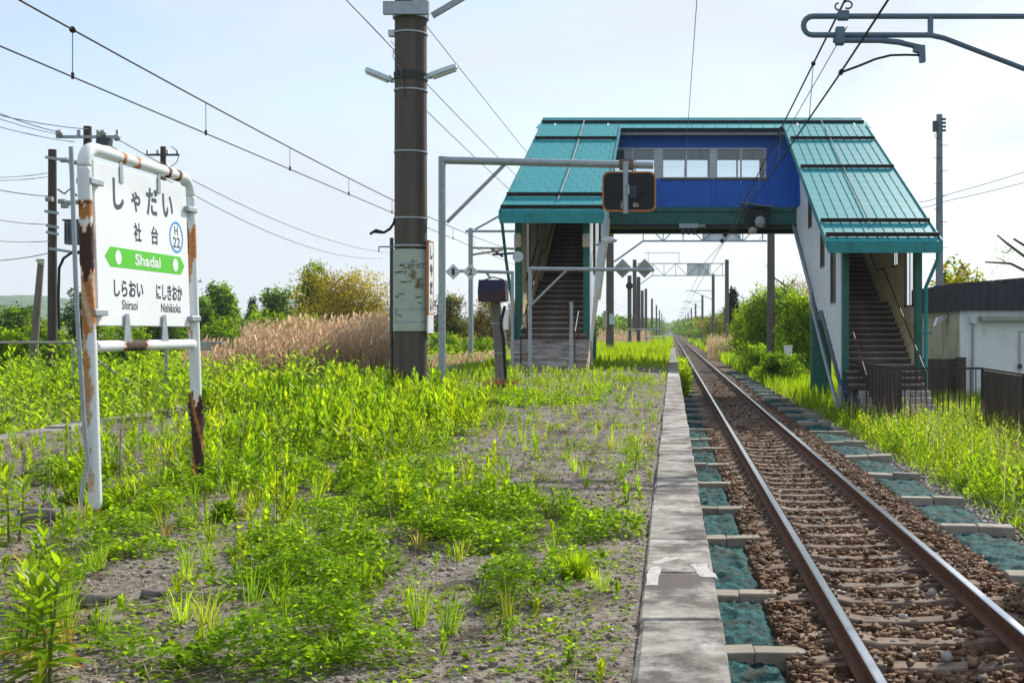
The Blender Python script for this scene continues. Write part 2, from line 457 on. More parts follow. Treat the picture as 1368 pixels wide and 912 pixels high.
def rust_pipe_mat():
    """white paint, orange stain and brown flaking rust by the vertex attribute 'rust' (0 .. 1)"""
    m = bpy.data.materials.new('painted_rusty_pipe'); m.use_nodes = True
    n, l = m.node_tree.nodes, m.node_tree.links
    b = n['Principled BSDF']
    at = n.new('ShaderNodeAttribute'); at.attribute_name = 'tint'
    sp = n.new('ShaderNodeSeparateColor'); l.new(at.outputs['Color'], sp.inputs[0])
    tc = n.new('ShaderNodeTexCoord')
    nz = n.new('ShaderNodeTexNoise'); nz.inputs['Scale'].default_value = 45; nz.inputs['Detail'].default_value = 8
    l.new(tc.outputs['Object'], nz.inputs['Vector'])
    ma = n.new('ShaderNodeMath'); ma.operation = 'MULTIPLY_ADD'; ma.inputs[1].default_value = 0.35; ma.inputs[2].default_value = -0.175
    l.new(nz.outputs['Fac'], ma.inputs[0])
    ad = n.new('ShaderNodeMath'); l.new(ma.outputs[0], ad.inputs[0]); l.new(sp.outputs[0], ad.inputs[1])
    rp = n.new('ShaderNodeValToRGB')
    st = [(0.10,(0.74,0.77,0.80)),(0.26,(0.66,0.56,0.42)),(0.45,(0.48,0.20,0.05)),(0.62,(0.34,0.12,0.04)),(0.72,(0.10,0.045,0.028)),(0.95,(0.055,0.03,0.022))]
    for i, (p, c) in enumerate(st):
        e = rp.color_ramp.elements[i] if i < 2 else rp.color_ramp.elements.new(p)
        e.position = p; e.color = (*c, 1)
    l.new(ad.outputs[0], rp.inputs['Fac']); l.new(rp.outputs[0], b.inputs['Base Color'])
    mr = n.new('ShaderNodeMapRange'); mr.inputs['From Min'].default_value = 0.1; mr.inputs['From Max'].default_value = 0.6
    mr.inputs['To Min'].default_value = 0.35; mr.inputs['To Max'].default_value = 0.9
    l.new(ad.outputs[0], mr.inputs['Value']); l.new(mr.outputs[0], b.inputs['Roughness'])
    bp = n.new('ShaderNodeBump'); bp.inputs['Strength'].default_value = 0.35; bp.inputs['Distance'].default_value = 0.004
    l.new(nz.outputs['Fac'], bp.inputs['Height']); l.new(bp.outputs[0], b.inputs['Normal'])
    return m
m_rust = rust_pipe_mat()

ORD = ['first','second','third','fourth','fifth','sixth','seventh','eighth','ninth','tenth','eleventh','twelfth','thirteenth','fourteenth',
       'fifteenth','sixteenth','seventeenth','eighteenth','nineteenth','twentieth','twenty-first','twenty-second','twenty-third','twenty-fourth','twenty-fifth']

# ------------------------------------------------------------------ the setting: ground, platform, ballast
RAIL_Z = -0.91            # top of rail
TRACK_X = 1.743
BALL_Z = -1.155           # top of ballast between the sleepers
GND_Z = -1.2

def vnoise(x, y, seed=0):
    """cheap smooth value noise for numpy arrays"""
    xi, yi = np.floor(x).astype(int), np.floor(y).astype(int)
    xf, yf = x - xi, y - yi
    u, v = xf*xf*(3-2*xf), yf*yf*(3-2*yf)
    def h(a, b):
        n = (a*374761393 + b*668265263 + seed*1442695041) & 0x7fffffff
        n = ((n ^ (n >> 13)) * 1274126177) & 0x7fffffff
        return ((n ^ (n >> 16)) & 0xffff) / 65535.0
    return (h(xi,yi)*(1-u)+h(xi+1,yi)*u)*(1-v) + (h(xi,yi+1)*(1-u)+h(xi+1,yi+1)*u)*v

def grid(name, xs, ys, zf, mat, skirt=None):
    xs, ys = np.asarray(xs), np.asarray(ys)
    X, Y = np.meshgrid(xs, ys)
    Z = zf(X, Y)
    V = np.stack([X, Y, Z], -1).reshape(-1, 3)
    nx, ny = len(xs), len(ys)
    i = (np.arange(ny-1)[:, None]*nx + np.arange(nx-1)[None, :]).ravel()
    T = np.concatenate([np.stack([i, i+1, i+nx+1], 1), np.stack([i, i+nx+1, i+nx], 1)], 0)
    return put(name, fast_mesh(name, V, T, mat, smooth=True))

# one sheet to the horizon; it lies low under platform and track
gx = np.concatenate([-np.geomspace(4500, 14, 26), np.linspace(-13, 16, 30), np.geomspace(17, 4500, 26)])
gy = np.concatenate([np.linspace(-300, -12, 8), np.linspace(-10, 70, 50), np.geomspace(73, 6000, 36)])
def ground_z(X, Y):
    z = GND_Z + 0.10*(vnoise(X*0.5, Y*0.5, 3)-0.5)*((np.abs(X-1.7) > 2.6)) - .13*(np.abs(X-1.7) < 2.6)
    return z
ground = tag(grid('ground', gx, gy, ground_z, m_field), kind='structure')

# wooded hills far to the left
def hill_mesh(name, cx, cy, rx, ry, h, seed, col):
    n = 90
    u = np.linspace(-1, 1, n); U, Vv = np.meshgrid(u, u)
    r = np.sqrt(U**2 + Vv**2).clip(0, 1)
    Z = h*np.cos(r*np.pi/2)**1.3*(0.75 + 0.5*vnoise(U*2.2+9, Vv*2.2, seed)) + (vnoise(U*38, Vv*38, seed+1)*0.07+vnoise(U*16, Vv*16, seed+2)*0.05)*h*(1-r)
    V = np.stack([cx + U*rx, cy + Vv*ry, Z - 3], -1).reshape(-1, 3)
    i = (np.arange(n-1)[:, None]*n + np.arange(n-1)[None, :]).ravel()
    T = np.concatenate([np.stack([i, i+1, i+n+1], 1), np.stack([i, i+n+1, i+n], 1)], 0)
    m = M(name+'_woods', col, 0.02, 0.95, bump=1.0, bscale=0.09, bdist=8)
    return tag(put(name, fast_mesh(name, V, T, m)), kind='structure')
hill_mesh('hills', -640, 980, 105, 220, 40, 5, [(0.05,0.12,0.03),(0.085,0.17,0.05)])
hill_mesh('hills', -1010, 1750, 260, 300, 64, 15, [(0.06,0.13,0.06),(0.09,0.18,0.09)])

def plat_z(X, Y):
    return 0.03*(vnoise(X*1.7, Y*1.7, 11)-0.5) + 0.018*(vnoise(X*7, Y*7, 12)-0.5) - 0.02 - 0.015*np.clip((X+0.5)/0.4, 0, 1)
pl = grid('platform', np.concatenate([np.linspace(-6.62, -0.11, 120)]), np.concatenate([np.linspace(-6, 14, 170), np.linspace(14.2, 78, 180)]), plat_z, m_soil)
tag(pl, kind='structure')
mb = MB()
mb.box(-0.105, 0.155, -6, 78, -1.3, -0.155)
mb.box(-6.96, -6.62, -6, 78, -1.3, -0.155)
mb.box(-6.63, -0.10, 77.8, 78, -1.3, -0.02)
mb.build('platform_wall', m_conc, pl)

# coping slabs, each one a piece of the platform
slabs = []
for k in range(5):
    b = MB(); L = 0.815
    b.box(-0.15, 0.15, -L/2, L/2, -0.15, 0)
    me = b.mesh('coping_slab', m_cop, 0.007 + 0.002*k)
    for v in me.vertices:
        v.co.x += random.uniform(-0.005, 0.005); v.co.z += random.uniform(-0.003, 0.003); v.co.y += random.uniform(-0.003, 0.003)
    slabs.append(me)
SL = 0.82
flat_slab = MB().box(-.15, .15, -.4035, .4035, -.15, 0).mesh('coping_slab', m_cop, .009)
for i in range(90):
    y = 2.2 + SL*i
    if i in (3, 4) or 30 < i < 36: put('coping_slab', flat_slab, pl, (.03, y, 0)); continue
    put('coping_slab', slabs[i % 5], pl, (0.03 + random.uniform(-0.004, 0.004), y, random.uniform(-0.005, 0.0)), (random.uniform(-0.006, 0.006), random.uniform(-0.006, 0.006), random.uniform(-0.008, 0.008)))
for i in range(76):
    y = 5 + SL*i
    put('coping_slab', slabs[(i*3) % 5], pl, (-6.79 + random.uniform(-0.012, 0.012), y, random.uniform(-0.012, 0.012)), (random.uniform(-0.01, 0.01), 0, random.uniform(-0.012, 0.012)))
mb = MB()                                        # the stretch under the camera, never in view
mb.box(-0.12, 0.18, -6, 1.77, -0.15, -0.001); mb.build('coping_slab', m_cop, pl)

# worn white paint left on three slabs
m_paint = M('worn_white_paint', [(0.22,0.20,0.18),(0.42,0.41,0.38),(0.50,0.49,0.46)], 22, 0.85, bump=0.4, bscale=80)
def patch(pts, z, name='paint_patch', parent=pl):
    n = []
    for i in range(len(pts)):
        a, b = Vector(pts[i]), Vector(pts[(i+1) % len(pts)])
        for t in (0, .25, .5, .75):
            q = a.lerp(b, t); n.append((q.x + random.uniform(-.008, .008), q.y + random.uniform(-.012, .012), z))
    MB().prism(n, (0, 0, 0.0012)).build(name, m_paint, parent)
for pts in ([(863,781),(867,757),(884,757),(878,781)], [(920,754),(944,753),(958,772),(938,770)], [(868,752),(892,744),(910,745),(880,753)]):
    patch([P(px, py, 1627.5/(py-443)).to_2d() for px, py in pts], 0.0006)
patch([(-0.10,27.3),(0.16,27.3),(0.16,30.3),(-0.10,30.3)], 0.0006)

# ballast bed
def bed_z(X, Y):
    d = np.abs(X - TRACK_X)
    return BALL_Z - 0.02 - 0.07*np.clip((d-1.55)/0.8, 0, 1) + 0.035*(vnoise(X*9, Y*9, 21)-0.5) + 0.03*(vnoise(X*22, Y*22, 22)-0.5)
ballast = grid('ballast', np.linspace(0.156, 4.3, 90), np.concatenate([np.linspace(-6, 30, 500), np.geomspace(30.3, 1500, 150)]), bed_z, m_bed)
tag(ballast, kind='structure')

# stones
box_v = np.array([(x, y, z) for z in (-1, 1) for y in (-1, 1) for x in (-1, 1)], float)*.72
box_t = np.array([(0,2,1),(1,2,3),(4,5,6),(5,7,6),(0,1,4),(1,5,4),(2,6,3),(3,6,7),(0,4,2),(2,4,6),(1,3,5),(3,7,5)])
def stone_soup(soup, pos, size, cols, flat=0.7):
    """crushed stone: boxes with every corner knocked about"""
    N = len(pos)
    V = box_v[None]*(1 + rng.uniform(-0.25, 0.2, (N, 8, 1))) + rng.uniform(-.34, .34, (N, 8, 3))
    V = V * (size[:, None, None]) * np.stack([rng.uniform(.8,1.5,N), rng.uniform(.65,1.1,N), rng.uniform(.45,.9,N)*flat/0.7], 1)[:, None, :]
    a, b = rng.uniform(0, 2*np.pi, N), rng.normal(0, 0.55, N)
    ca, sa, cb, sb = np.cos(a), np.sin(a), np.cos(b), np.sin(b)
    x, y, z = V[..., 0], V[..., 1], V[..., 2]
    y, z = y*cb[:, None]-z*sb[:, None], y*sb[:, None]+z*cb[:, None]
    x, y = x*ca[:, None]-y*sa[:, None], x*sa[:, None]+y*ca[:, None]
    V = np.stack([x, y, z], -1) + pos[:, None, :]
    T = (np.arange(N)[:, None, None]*8 + box_t[None]).reshape(-1, 3)
    soup.add(V.reshape(-1, 3), T, np.repeat(cols, 8, axis=0))
STONE_COLS = [(0.16,0.084,0.043),(0.21,0.122,0.068),(0.105,0.055,0.032),(0.26,0.172,0.112),(0.18,0.108,0.064),(0.13,0.088,0.058)]
GREY_COLS = [(0.30,0.29,0.28),(0.42,0.41,0.40),(0.22,0.21,0.21)]
def scatter_stones(n, y0, y1, smin, smax, x0=0.95, x1=2.95, grey=0.05):
    y = y0 + (y1-y0)*rng.random(n)**1.4
    x = rng.uniform(x0, x1, n)
    ph = np.abs(((y - 0.3) / 0.6 + 0.5) % 1 - 0.5)*0.6          # distance to the nearest sleeper centre line
    in_sl = np.abs(x-TRACK_X) < 1.0
    keep = ~(in_sl & (ph < 0.10) & (rng.random(n) > 0.06))
    rl = np.minimum(np.abs(x-TRACK_X-0.566), np.abs(x-TRACK_X+0.566))
    keep &= rl > 0.095
    x, y, ph = x[keep], y[keep], ph[keep]
    s = rng.uniform(smin, smax, len(x))
    z = bed_z(x, y) + s*0.35 + 0.055*rng.random(len(x))**2
    z = np.where((ph < 0.10) & (np.abs(x-TRACK_X) < 1.0), -1.06, z)
    c = shade(STONE_COLS, len(x), 0.18)
    g = rng.random(len(x)) < grey
    c[g] = shade(GREY_COLS, int(g.sum()), 0.15)
    return np.stack([x, y, z], 1), s, c
so = Soup()
p1, s1, c1 = scatter_stones(40000, 6.2, 24, 0.012, 0.036)
near = np.argsort(p1[:, 1] - 30*s1)[:300]
mask = np.ones(len(p1), bool); mask[near] = False
stone_soup(so, p1[mask], s1[mask], c1[mask])
p2, s2, c2 = scatter_stones(12000, 22, 52, 0.022, 0.04)
stone_soup(so, p2, s2, c2)
for xa, xb in ((.76, 1.04), (2.46, 2.96)):        # ballast heaped over the sleeper ends
    n = 3600
    x = rng.uniform(xa, xb, n); y = 6.2 + 20*rng.random(n)**1.3; s = rng.uniform(.012, .032, n)
    stone_soup(so, np.stack([x, y, -1.125 + .06*rng.random(n)*np.clip(1-np.abs(x-(.86 if xa < 1 else 2.66))/.2, .2, 1) + .02*vnoise(x*6, y*6, 25)], 1), s, shade(STONE_COLS, n, .18))
p3, s3, c3 = scatter_stones(11000, 6.2, 34, 0.010, 0.026, 3.60, 4.28, 0.85)
p3[:, 2] = bed_z(p3[:, 0], p3[:, 1]) + 0.01
stone_soup(so, p3, s3, c3)
tag(so.build('loose_stones', m_stone, ballast), kind='stuff')
smeshes = []
for k in range(12):
    s = Soup(); stone_soup(s, np.zeros((1,3)), np.array([1.0]), shade(GREY_COLS if k == 0 else STONE_COLS, 1, 0.15))
    smeshes.append(fast_mesh('stone', s.V[0], s.T[0], m_stone, s.C[0]))
for i in near:
    put('stone', smeshes[int(i) % 12], ballast, p1[i], (0, 0, random.uniform(0, 6.28)), (s1[i],)*3)

# ------------------------------------------------------------------ the track
track = thing('railway_track', (TRACK_X, 0, BALL_Z), 'single railway track with rust brown sleepers running past the platform to the horizon', 'railway track')
def sleeper_mesh():
    b = MB()
    st = [(-1.0,.125,-.035),(-.86,.13,-.012),(-.70,.135,0.0),(-.42,.135,0.0),(-.30,.115,-.030),(0,.10,-.040),(.30,.115,-.030),(.42,.135,0.0),(.70,.135,0.0),(.86,.13,-.012),(1.0,.125,-.035)]
    vs, fs = [], []
    for x, w, z in st:
        vs += [(x,-w,-.19),(x,-w+.018,z-0.012),(x,-w+.032,z),(x,w-.032,z),(x,w-.018,z-0.012),(x,w,-.19)]
    for i in range(len(st)-1):
        for k in range(5):
            fs.append((i*6+k, i*6+k+1, i*6+k+7, i*6+k+6))
    fs += [(5,4,3,2,1,0), tuple(len(vs)-6+k for k in range(6))]
    b.add(vs, fs)
    for s in (-1, 1):
        for o in (-.115, .115):
            b.box(s*.566+o-.035, s*.566+o+.035, -.05, .05, -0.005, .022)
            b.cyl((s*.566+o, 0, .02), (s*.566+o, 0, .05), .018, n=6)
    return b.mesh('sleeper', m_sleeper)
sl_me = sleeper_mesh()
for i in range(280):
    y = 0.3 + 0.6*(i + 9)
    put('sleeper', sl_me, track, (TRACK_X + random.uniform(-.015, .015), y + random.uniform(-.02, .02), -1.068 + random.uniform(-.006, .004)), (0, 0, random.uniform(-.012, .012)))
mb = MB()
for i in range(289, 700): mb.box(TRACK_X-1, TRACK_X+1, 0.3+.6*i-.12, .3+.6*i+.12, -1.2, -1.068)
tag(mb.build('distant_sleepers', m_sleeper, track), kind='stuff')
prof = [(-.0635,-.153),(.0635,-.153),(.0635,-.143),(.009,-.125),(.009,-.045),(.0325,-.036),(.0325,-.006)]
for s in (-1, 1):
    xs = TRACK_X + s*.566
    half = prof + [(-x, z) for x, z in reversed(prof[2:])]
    ys = [-6, 3, 7, 11, 15, 20, 30, 60, 120, 300, 800, 1500]
    b = MB()
    vs = [(xs+x, y, RAIL_Z+z) for y in ys for x, z in half]
    n = len(half)
    fs = [(i*n+k, i*n+(k+1) % n, (i+1)*n+(k+1) % n, (i+1)*n+k) for i in range(len(ys)-1) for k in range(n)]
    b.add(vs, fs)
    rail = b.build('rail', m_railside, track)
    b = MB()
    tp = [(-.0325,-.0062),(-.024,0.0),(.024,0.0),(.0325,-.0062)]
    vs = [(xs+x*0.98, y, RAIL_Z+z+.0015) for y in ys for x, z in tp]
    fs = [(i*4+k, i*4+k+1, (i+1)*4+k+1, (i+1)*4+k) for i in range(len(ys)-1) for k in range(3)]
    b.add(vs, fs)
    b.build('polished_tread', m_railtop, rail)

# weed-control nets held down by pairs of concrete blocks
def net(name, x0, x1, ys, label):
    nx, ny = 26, 1500
    xs = np.linspace(x0, x1, nx); yy = np.linspace(6.0, 62, ny)
    X, Y = np.meshgrid(xs, yy)
    d = np.min(np.abs(Y[..., None] - np.array(ys)[None, None, :]), -1)
    bulge = np.clip(d/0.5, 0, 1)*0.03
    X2 = X + 0.05*(vnoise(Y*1.4, X*0+3, 31)-.5)*np.where(X > (x0+x1)/2, 1, .4)
    ed = np.clip(np.minimum(X-x0, x1-X)/.07, 0, 1)
    Z = bed_z(X, Y) - .02 + ed*(.035 + bulge*(0.5+vnoise(X*5, Y*5, 33)) + 0.03*(vnoise(X*9+Y*3, Y*7, 34)-.3) + 0.03*np.abs(vnoise(X*16, Y*13, 37)-.5) + 0.02*vnoise(X*34, Y*30, 36))
    V = np.stack([X2, Y, Z], -1).reshape(-1, 3)
    i = (np.arange(ny-1)[:, None]*nx + np.arange(nx-1)[None, :]).ravel()
    T = np.concatenate([np.stack([i, i+1, i+nx+1], 1), np.stack([i, i+nx+1, i+nx], 1)], 0)
    o = put(name, fast_mesh(name, V, T, m_net, smooth=True))
    return tag(o, label, 'net', 'weed nets beside the track')
YL = [7.72, 9.47, 11.9, 13.96, 16.3, 18.5, 21.0, 23.1, 25.2, 27.6] + [27.6+2.25*k for k in range(1, 12)]
YR = [10.1, 12.6, 14.7, 17.3, 19.6, 22.2, 24.6, 27.0, 29.6] + [29.6+2.4*k for k in range(1, 12)]
net('weed_net', 0.17, 0.76, YL, 'blue green weed net on the ballast along the foot of the platform')
net('weed_net', 2.93, 3.64, YR, 'blue green weed net on the ballast beside the grass bank')
def blk(L):
    return [MB().box(-L/2, L/2, -.10, .10, -.06, .065).mesh('concrete_block', m_block, 0.008+.003*k) for k in range(2)]
bs, bl, br = blk(.29), blk(.345), blk(.385)
for i, y in enumerate(YL):
    z = float(bed_z(np.array(.5), np.array(y))) + .055
    for nm, ms, x in (('short', bs, .40), ('long', bl, .722)):
        o = put('concrete_block', ms[i % 2], None, (x + random.uniform(-.01, .01), y + random.uniform(-.02, .02), z + random.uniform(-.008, .008)), (random.uniform(-.05, .05), random.uniform(-.03, .03), random.uniform(-.07, .07)))
        tag(o, '%s concrete block of the %s pair from the camera along the platform foot' % (nm, ORD[i]), 'concrete block', 'blocks holding down the weed nets')
for i, y in enumerate(YR):
    z = float(bed_z(np.array(3.3), np.array(y))) + .06
    for nm, x in (('inner', 3.10), ('outer', 3.50)):
        o = put('concrete_block', br[i % 2], None, (x + random.uniform(-.02, .02), y + random.uniform(-.03, .03), z + random.uniform(-.01, .01)), (random.uniform(-.05, .05), random.uniform(-.05, .05), random.uniform(-.08, .08)))
        tag(o, '%s concrete block of the %s pair from the camera beside the grass bank' % (nm, ORD[i]), 'concrete block', 'blocks holding down the weed nets')

# ------------------------------------------------------------------ the footbridge
BR = thing('footbridge', (1.1, 43.5, -1.0), 'covered station footbridge with turquoise roofs, blue walled span and two stair towers', 'footbridge')
def zl(Y): return 4.35 + 0.411*(Y - 32.0)            # roof surface of the platform tower
def zr(Y): return 3.42 + 0.432*(Y - 30.36)           # roof surface of the other tower
RISE, GO = 0.165, 0.33

# -- span
BX0, BX1, BY0, BY1 = -4.35, 6.8, 43.0, 45.7
girder = MB().box(BX0, BX1, BY0-.02, BY0+.16, 5.02, 5.50).build('girder', m_green, BR)
MB().box(BX0, BX1, BY0-.10, BY0+.24, 4.90, 5.02).build('bottom_flange', m_black, girder)
MB().box(BX0, BX1, BY0-.08, BY0+.20, 5.50, 5.66).build('top_flange', m_green, girder)
girder2 = MB().box(BX0, BX1, BY1-.16, BY1+.02, 5.02, 5.66).build('girder', m_green, BR)
MB().box(BX0, BX1, BY1-.24, BY1+.10, 4.90, 5.02).build('bottom_flange', m_black, girder2)
MB().box(BX0, BX1, BY0+.17, BY1-.17, 5.30, 5.46).build('deck', m_dsteel, BR)
# walls cut round the windows; the lower band of the front is made of separate sheets
WZ0, WZ1 = 6.72, 7.85
wins = [(-2.33+.02, -.62), (-.40, 1.44), (1.62, 3.48)]
def span_wall(y0, y1, m, side):
    cuts = [BX0, -2.35] + [x for w in wins for x in w] + [BX1]
    up = MB().box(BX0, BX1, y0, y1, WZ1, 8.34).build('wall', m, BR)
    xs = [-4.35, -2.35, -.52, .50, 1.53, 2.55, 3.55, 4.6, 6.8]
    for a, b in zip(xs[:-1], xs[1:]):
        MB().box(a+.004, b-.004, y0, y1, 5.662, WZ0).build('wall_sheet', m, up)
    for a, b in ((BX0, wins[0][0]), (wins[2][1], BX1)):
        MB().box(a, b, y0+.002, y1-.002, WZ0, WZ1).build('wall_sheet', m, up)
    for (a, b) in ((wins[0][1], wins[1][0]), (wins[1][1], wins[2][0])):
        MB().box(a, b, y0-.012, y1+.012, WZ0, WZ1).build('pier', m_sash, up)
    for a, b in wins:
        w = MB()
        f = .05
        w.box(a, b, y0-.03, y1+.03, WZ0, WZ0+f); w.box(a, b, y0-.03, y1+.03, WZ1-f, WZ1)
        w.box(a, a+f, y0-.03, y1+.03, WZ0+f, WZ1-f); w.box(b-f, b, y0-.03, y1+.03, WZ0+f, WZ1-f)
        win = w.build('window', m_sash, BR)
        c = (a+b)/2
        MB().box(c-.03, c+.03, y0-.02, y1+.02, WZ0+f, WZ1-f).build('mullion', m_sash, win)
        for p, q in ((a+f, c-.03), (c+.03, b-f)):
            ym = (y0+y1)/2
            MB().box(p, q, ym-.004, ym+.004, WZ0+f, WZ1-f).build('pane', m_glass, win)
        MB().box(a-.03, b+.03, y0-.06, y0-.031, WZ0-.05, WZ0+.02).build('sill', m_sashb, win)
span_wall(BY0, BY0+.10, m_blue, 0)
span_wall(BY1-.10, BY1, m_blue, 1)
MB().box(BX0-.001, BX0+.08, BY0+.10, BY1-.10, 5.46, 8.34).build('end_wall', m_white, BR)
MB().box(BX1-.08, BX1+.001, BY0+.10, BY1-.10, 5.46, 8.34).build('end_wall', m_white, BR)
MB().box(BX0+.09, BX1-.09, BY0+.11, BY1-.11, 8.30, 8.34).build('ceiling_board', m_white, BR)
MB().box(BX0+.09, BX1-.09, BY1-.118, BY1-.104, WZ1+.002, 8.29).build('lining_board', m_white, BR)
MB().box(BX0+.09, BX1-.09, BY1-.118, BY1-.104, 5.47, WZ0-.002).build('lining_board', m_white, BR)
for x in (-.51, 1.53):
    MB().box(x-.06, x+.06, BY0-.055, BY0-.002, 5.67, WZ0-.06).build('downpipe', m_blue, BR)
# span roof: a gable with cap sheets
RX0, RX1 = -4.95, 7.25
YF, YM, YB = 42.2, 44.4, 46.6
ZF, ZM = 8.50, 9.22
rs = MB()
rs.prism([(RX0+.05,YF+.03,ZF-.10),(RX0+.05,YM,ZM-.06),(RX0+.05,YB-.03,ZF-.10),(RX0+.05,YB-.03,ZF-.16),(RX0+.05,YM,ZM-.14),(RX0+.05,YF+.03,ZF-.16)], (RX1-RX0-.1,0,0))
sroof = rs.build('span_roof', m_tealf, BR)
for x in (RX0+.06, RX1-.10):
    MB().prism([(x,BY0-.1,8.345),(x,YM,ZM-.15),(x,BY1+.1,8.345)], (.04,0,0)).build('gable_end', m_tealf, sroof)
MB().box(-2.0, 4.2, YF+.12, BY0-.005, 8.30, 8.36).build('soffit', m_grey, BR)
MB().box(-2.0, 4.2, YF+.06, YF+.11, 8.22, 8.40).build('eave_board', m_grey, BR)
nP = 28
pw = (RX1-RX0)/nP
def sheet(w, l, t, m, lip=.014):
    """a roof sheet lying in its own x/y plane, a raised seam along one side and a lapped lower edge"""
    b = MB().box(-w/2+.003, w/2-.003, -l/2, l/2, 0, t)
    b.box(-w/2+.003, -w/2+.016, -l/2+.004, l/2-.004, t, t+lip)
    return b.mesh('roof_sheet', m)
for row in range(3):
    l = 2.31/3
    me = sheet(pw, l+.03, .02, m_teal)
    sl = math.atan2(ZM-ZF, YM-YF)
    for i in range(nP):
        t = (row+.5)/3
        y = YF + (YM-YF)*t; z = ZF + (ZM-ZF)*t - .055 + .002*row
        put('roof_sheet', me, sroof, (RX0+pw*(i+.5) + (0.04 if row % 2 else 0), y, z), (sl+.012, 0, 0))
me = sheet(pw, 2.33, .02, m_teal)
for i in range(nP):
    put('roof_sheet', me, sroof, (RX0+pw*(i+.5), (YM+YB)/2, (ZF+ZM)/2-.055), (-sl, 0, 0))
MB().prism([(RX0,YM-.16,ZM-.06),(RX0,YM,ZM+.02),(RX0,YM+.16,ZM-.06),(RX0,YM,ZM-.03)], (RX1-RX0,0,0)).build('ridge_cap', m_teal, sroof)

def snow_guard(x0, x1, y, z, s, parent):
    """angle bar on small brackets"""
    b = MB().bar((x0,y,z+.085), (x1,y,z+.085), .05, .115, up=(0, -s*.5, 1))
    g = b.build('snow_guard', m_black, parent)
    n = max(2, int((x1-x0)/1.2))
    for i in range(n+1):
        x = x0+.1+(x1-x0-.2)*i/n
        MB().bar((x,y+.10,z+.02), (x,y,z+.06), .03, .03).build('bracket', m_dsteel, g)
snow_guard(RX0+.1, RX1-.1, 43.25, 8.785, .33, BR)
snow_guard(RX0+.05, RX1-.05, YF+.05, ZF-.22, .33, BR)

# -- tower roofs made of single sheets
def tower_roof(x0, x1, y0, zf, s, ncol, nrow, brick, guards, name):
    y1 = 42.32
    b = MB().prism([(x0+.03,y0+.02,zf(y0)-.10),(x0+.03,y1,zf(y1)-.10),(x0+.03,y1,zf(y1)-.04),(x0+.03,y0+.02,zf(y0)-.04)], (x1-x0-.06,0,0))
    rf = b.build('tower_roof', m_tealf, BR)
    for x in (x0, x1-.03):                      # barge boards
        MB().prism([(x,y0,zf(y0)-.22),(x,y1,zf(y1)-.22),(x,y1,zf(y1)+.03),(x,y0,zf(y0)+.03)], (.03,0,0)).build('barge_board', m_tealf, rf)
    MB().box(x0+.031, x1-.031, y0-.035, y0+.015, zf(y0)-.31, zf(y0)-.005).build('fascia', m_tealf, rf)
    cw = (x1-x0-.08)/ncol; rl = (y1-y0)/nrow
    ang = math.atan(s); ll = rl/math.cos(ang)
    me = sheet(cw, ll+.02, .016, m_teal, .012 if brick else .018)
    half = sheet(cw/2, ll+.02, .016, m_teal, .02)
    for r in range(nrow):
        y = y0 + rl*(r+.5)
        off = brick and r % 2
        for c in range(ncol - (1 if off else 0)):
            x = x0+.04+cw*(c+.5+(.5 if off else 0))
            put('roof_sheet', me, rf, (x, y, zf(y)-.036+random.uniform(-.002,.002)), (ang+.013, random.uniform(-.004,.004), 0))
        if off:
            for x in (x0+.04+cw*.25, x1-.04-cw*.25):
                put('roof_sheet', half, rf, (x, y, zf(y)-.036), (ang+.013, 0, 0))
    for (gy, ins) in guards:
        snow_guard(x0+ins, x1-ins, gy, zf(gy)-.02, s, rf)
    return rf
rl_ = tower_roof(-4.79, -1.87, 32.0, zl, .411, 9, 24, True, [(32.25,.02),(33.45,.02),(40.1,.05)], 'left')
rr_ = tower_roof(4.04, 7.09, 30.36, zr, .432, 11, 20, False, [(30.68,.02),(31.8,.03),(36.9,.04),(40.3,.06)], 'right')
MB().tube([(-3.28,43.3,8.95),(-3.22,41,zl(41)+.05),(-3.2,37,zl(37)+.04),(-3.25,33,zl(33)+.05)], .018, 6).build('roof_cable', m_conc, rl_)
MB().tube([(5.55,43.2,8.9),(5.5,40.6,zr(40.6)+.06),(5.42,36,zr(36)+.04),(5.4,31.5,zr(31.5)+.05)], .018, 6).build('roof_cable', m_conc, rr_)

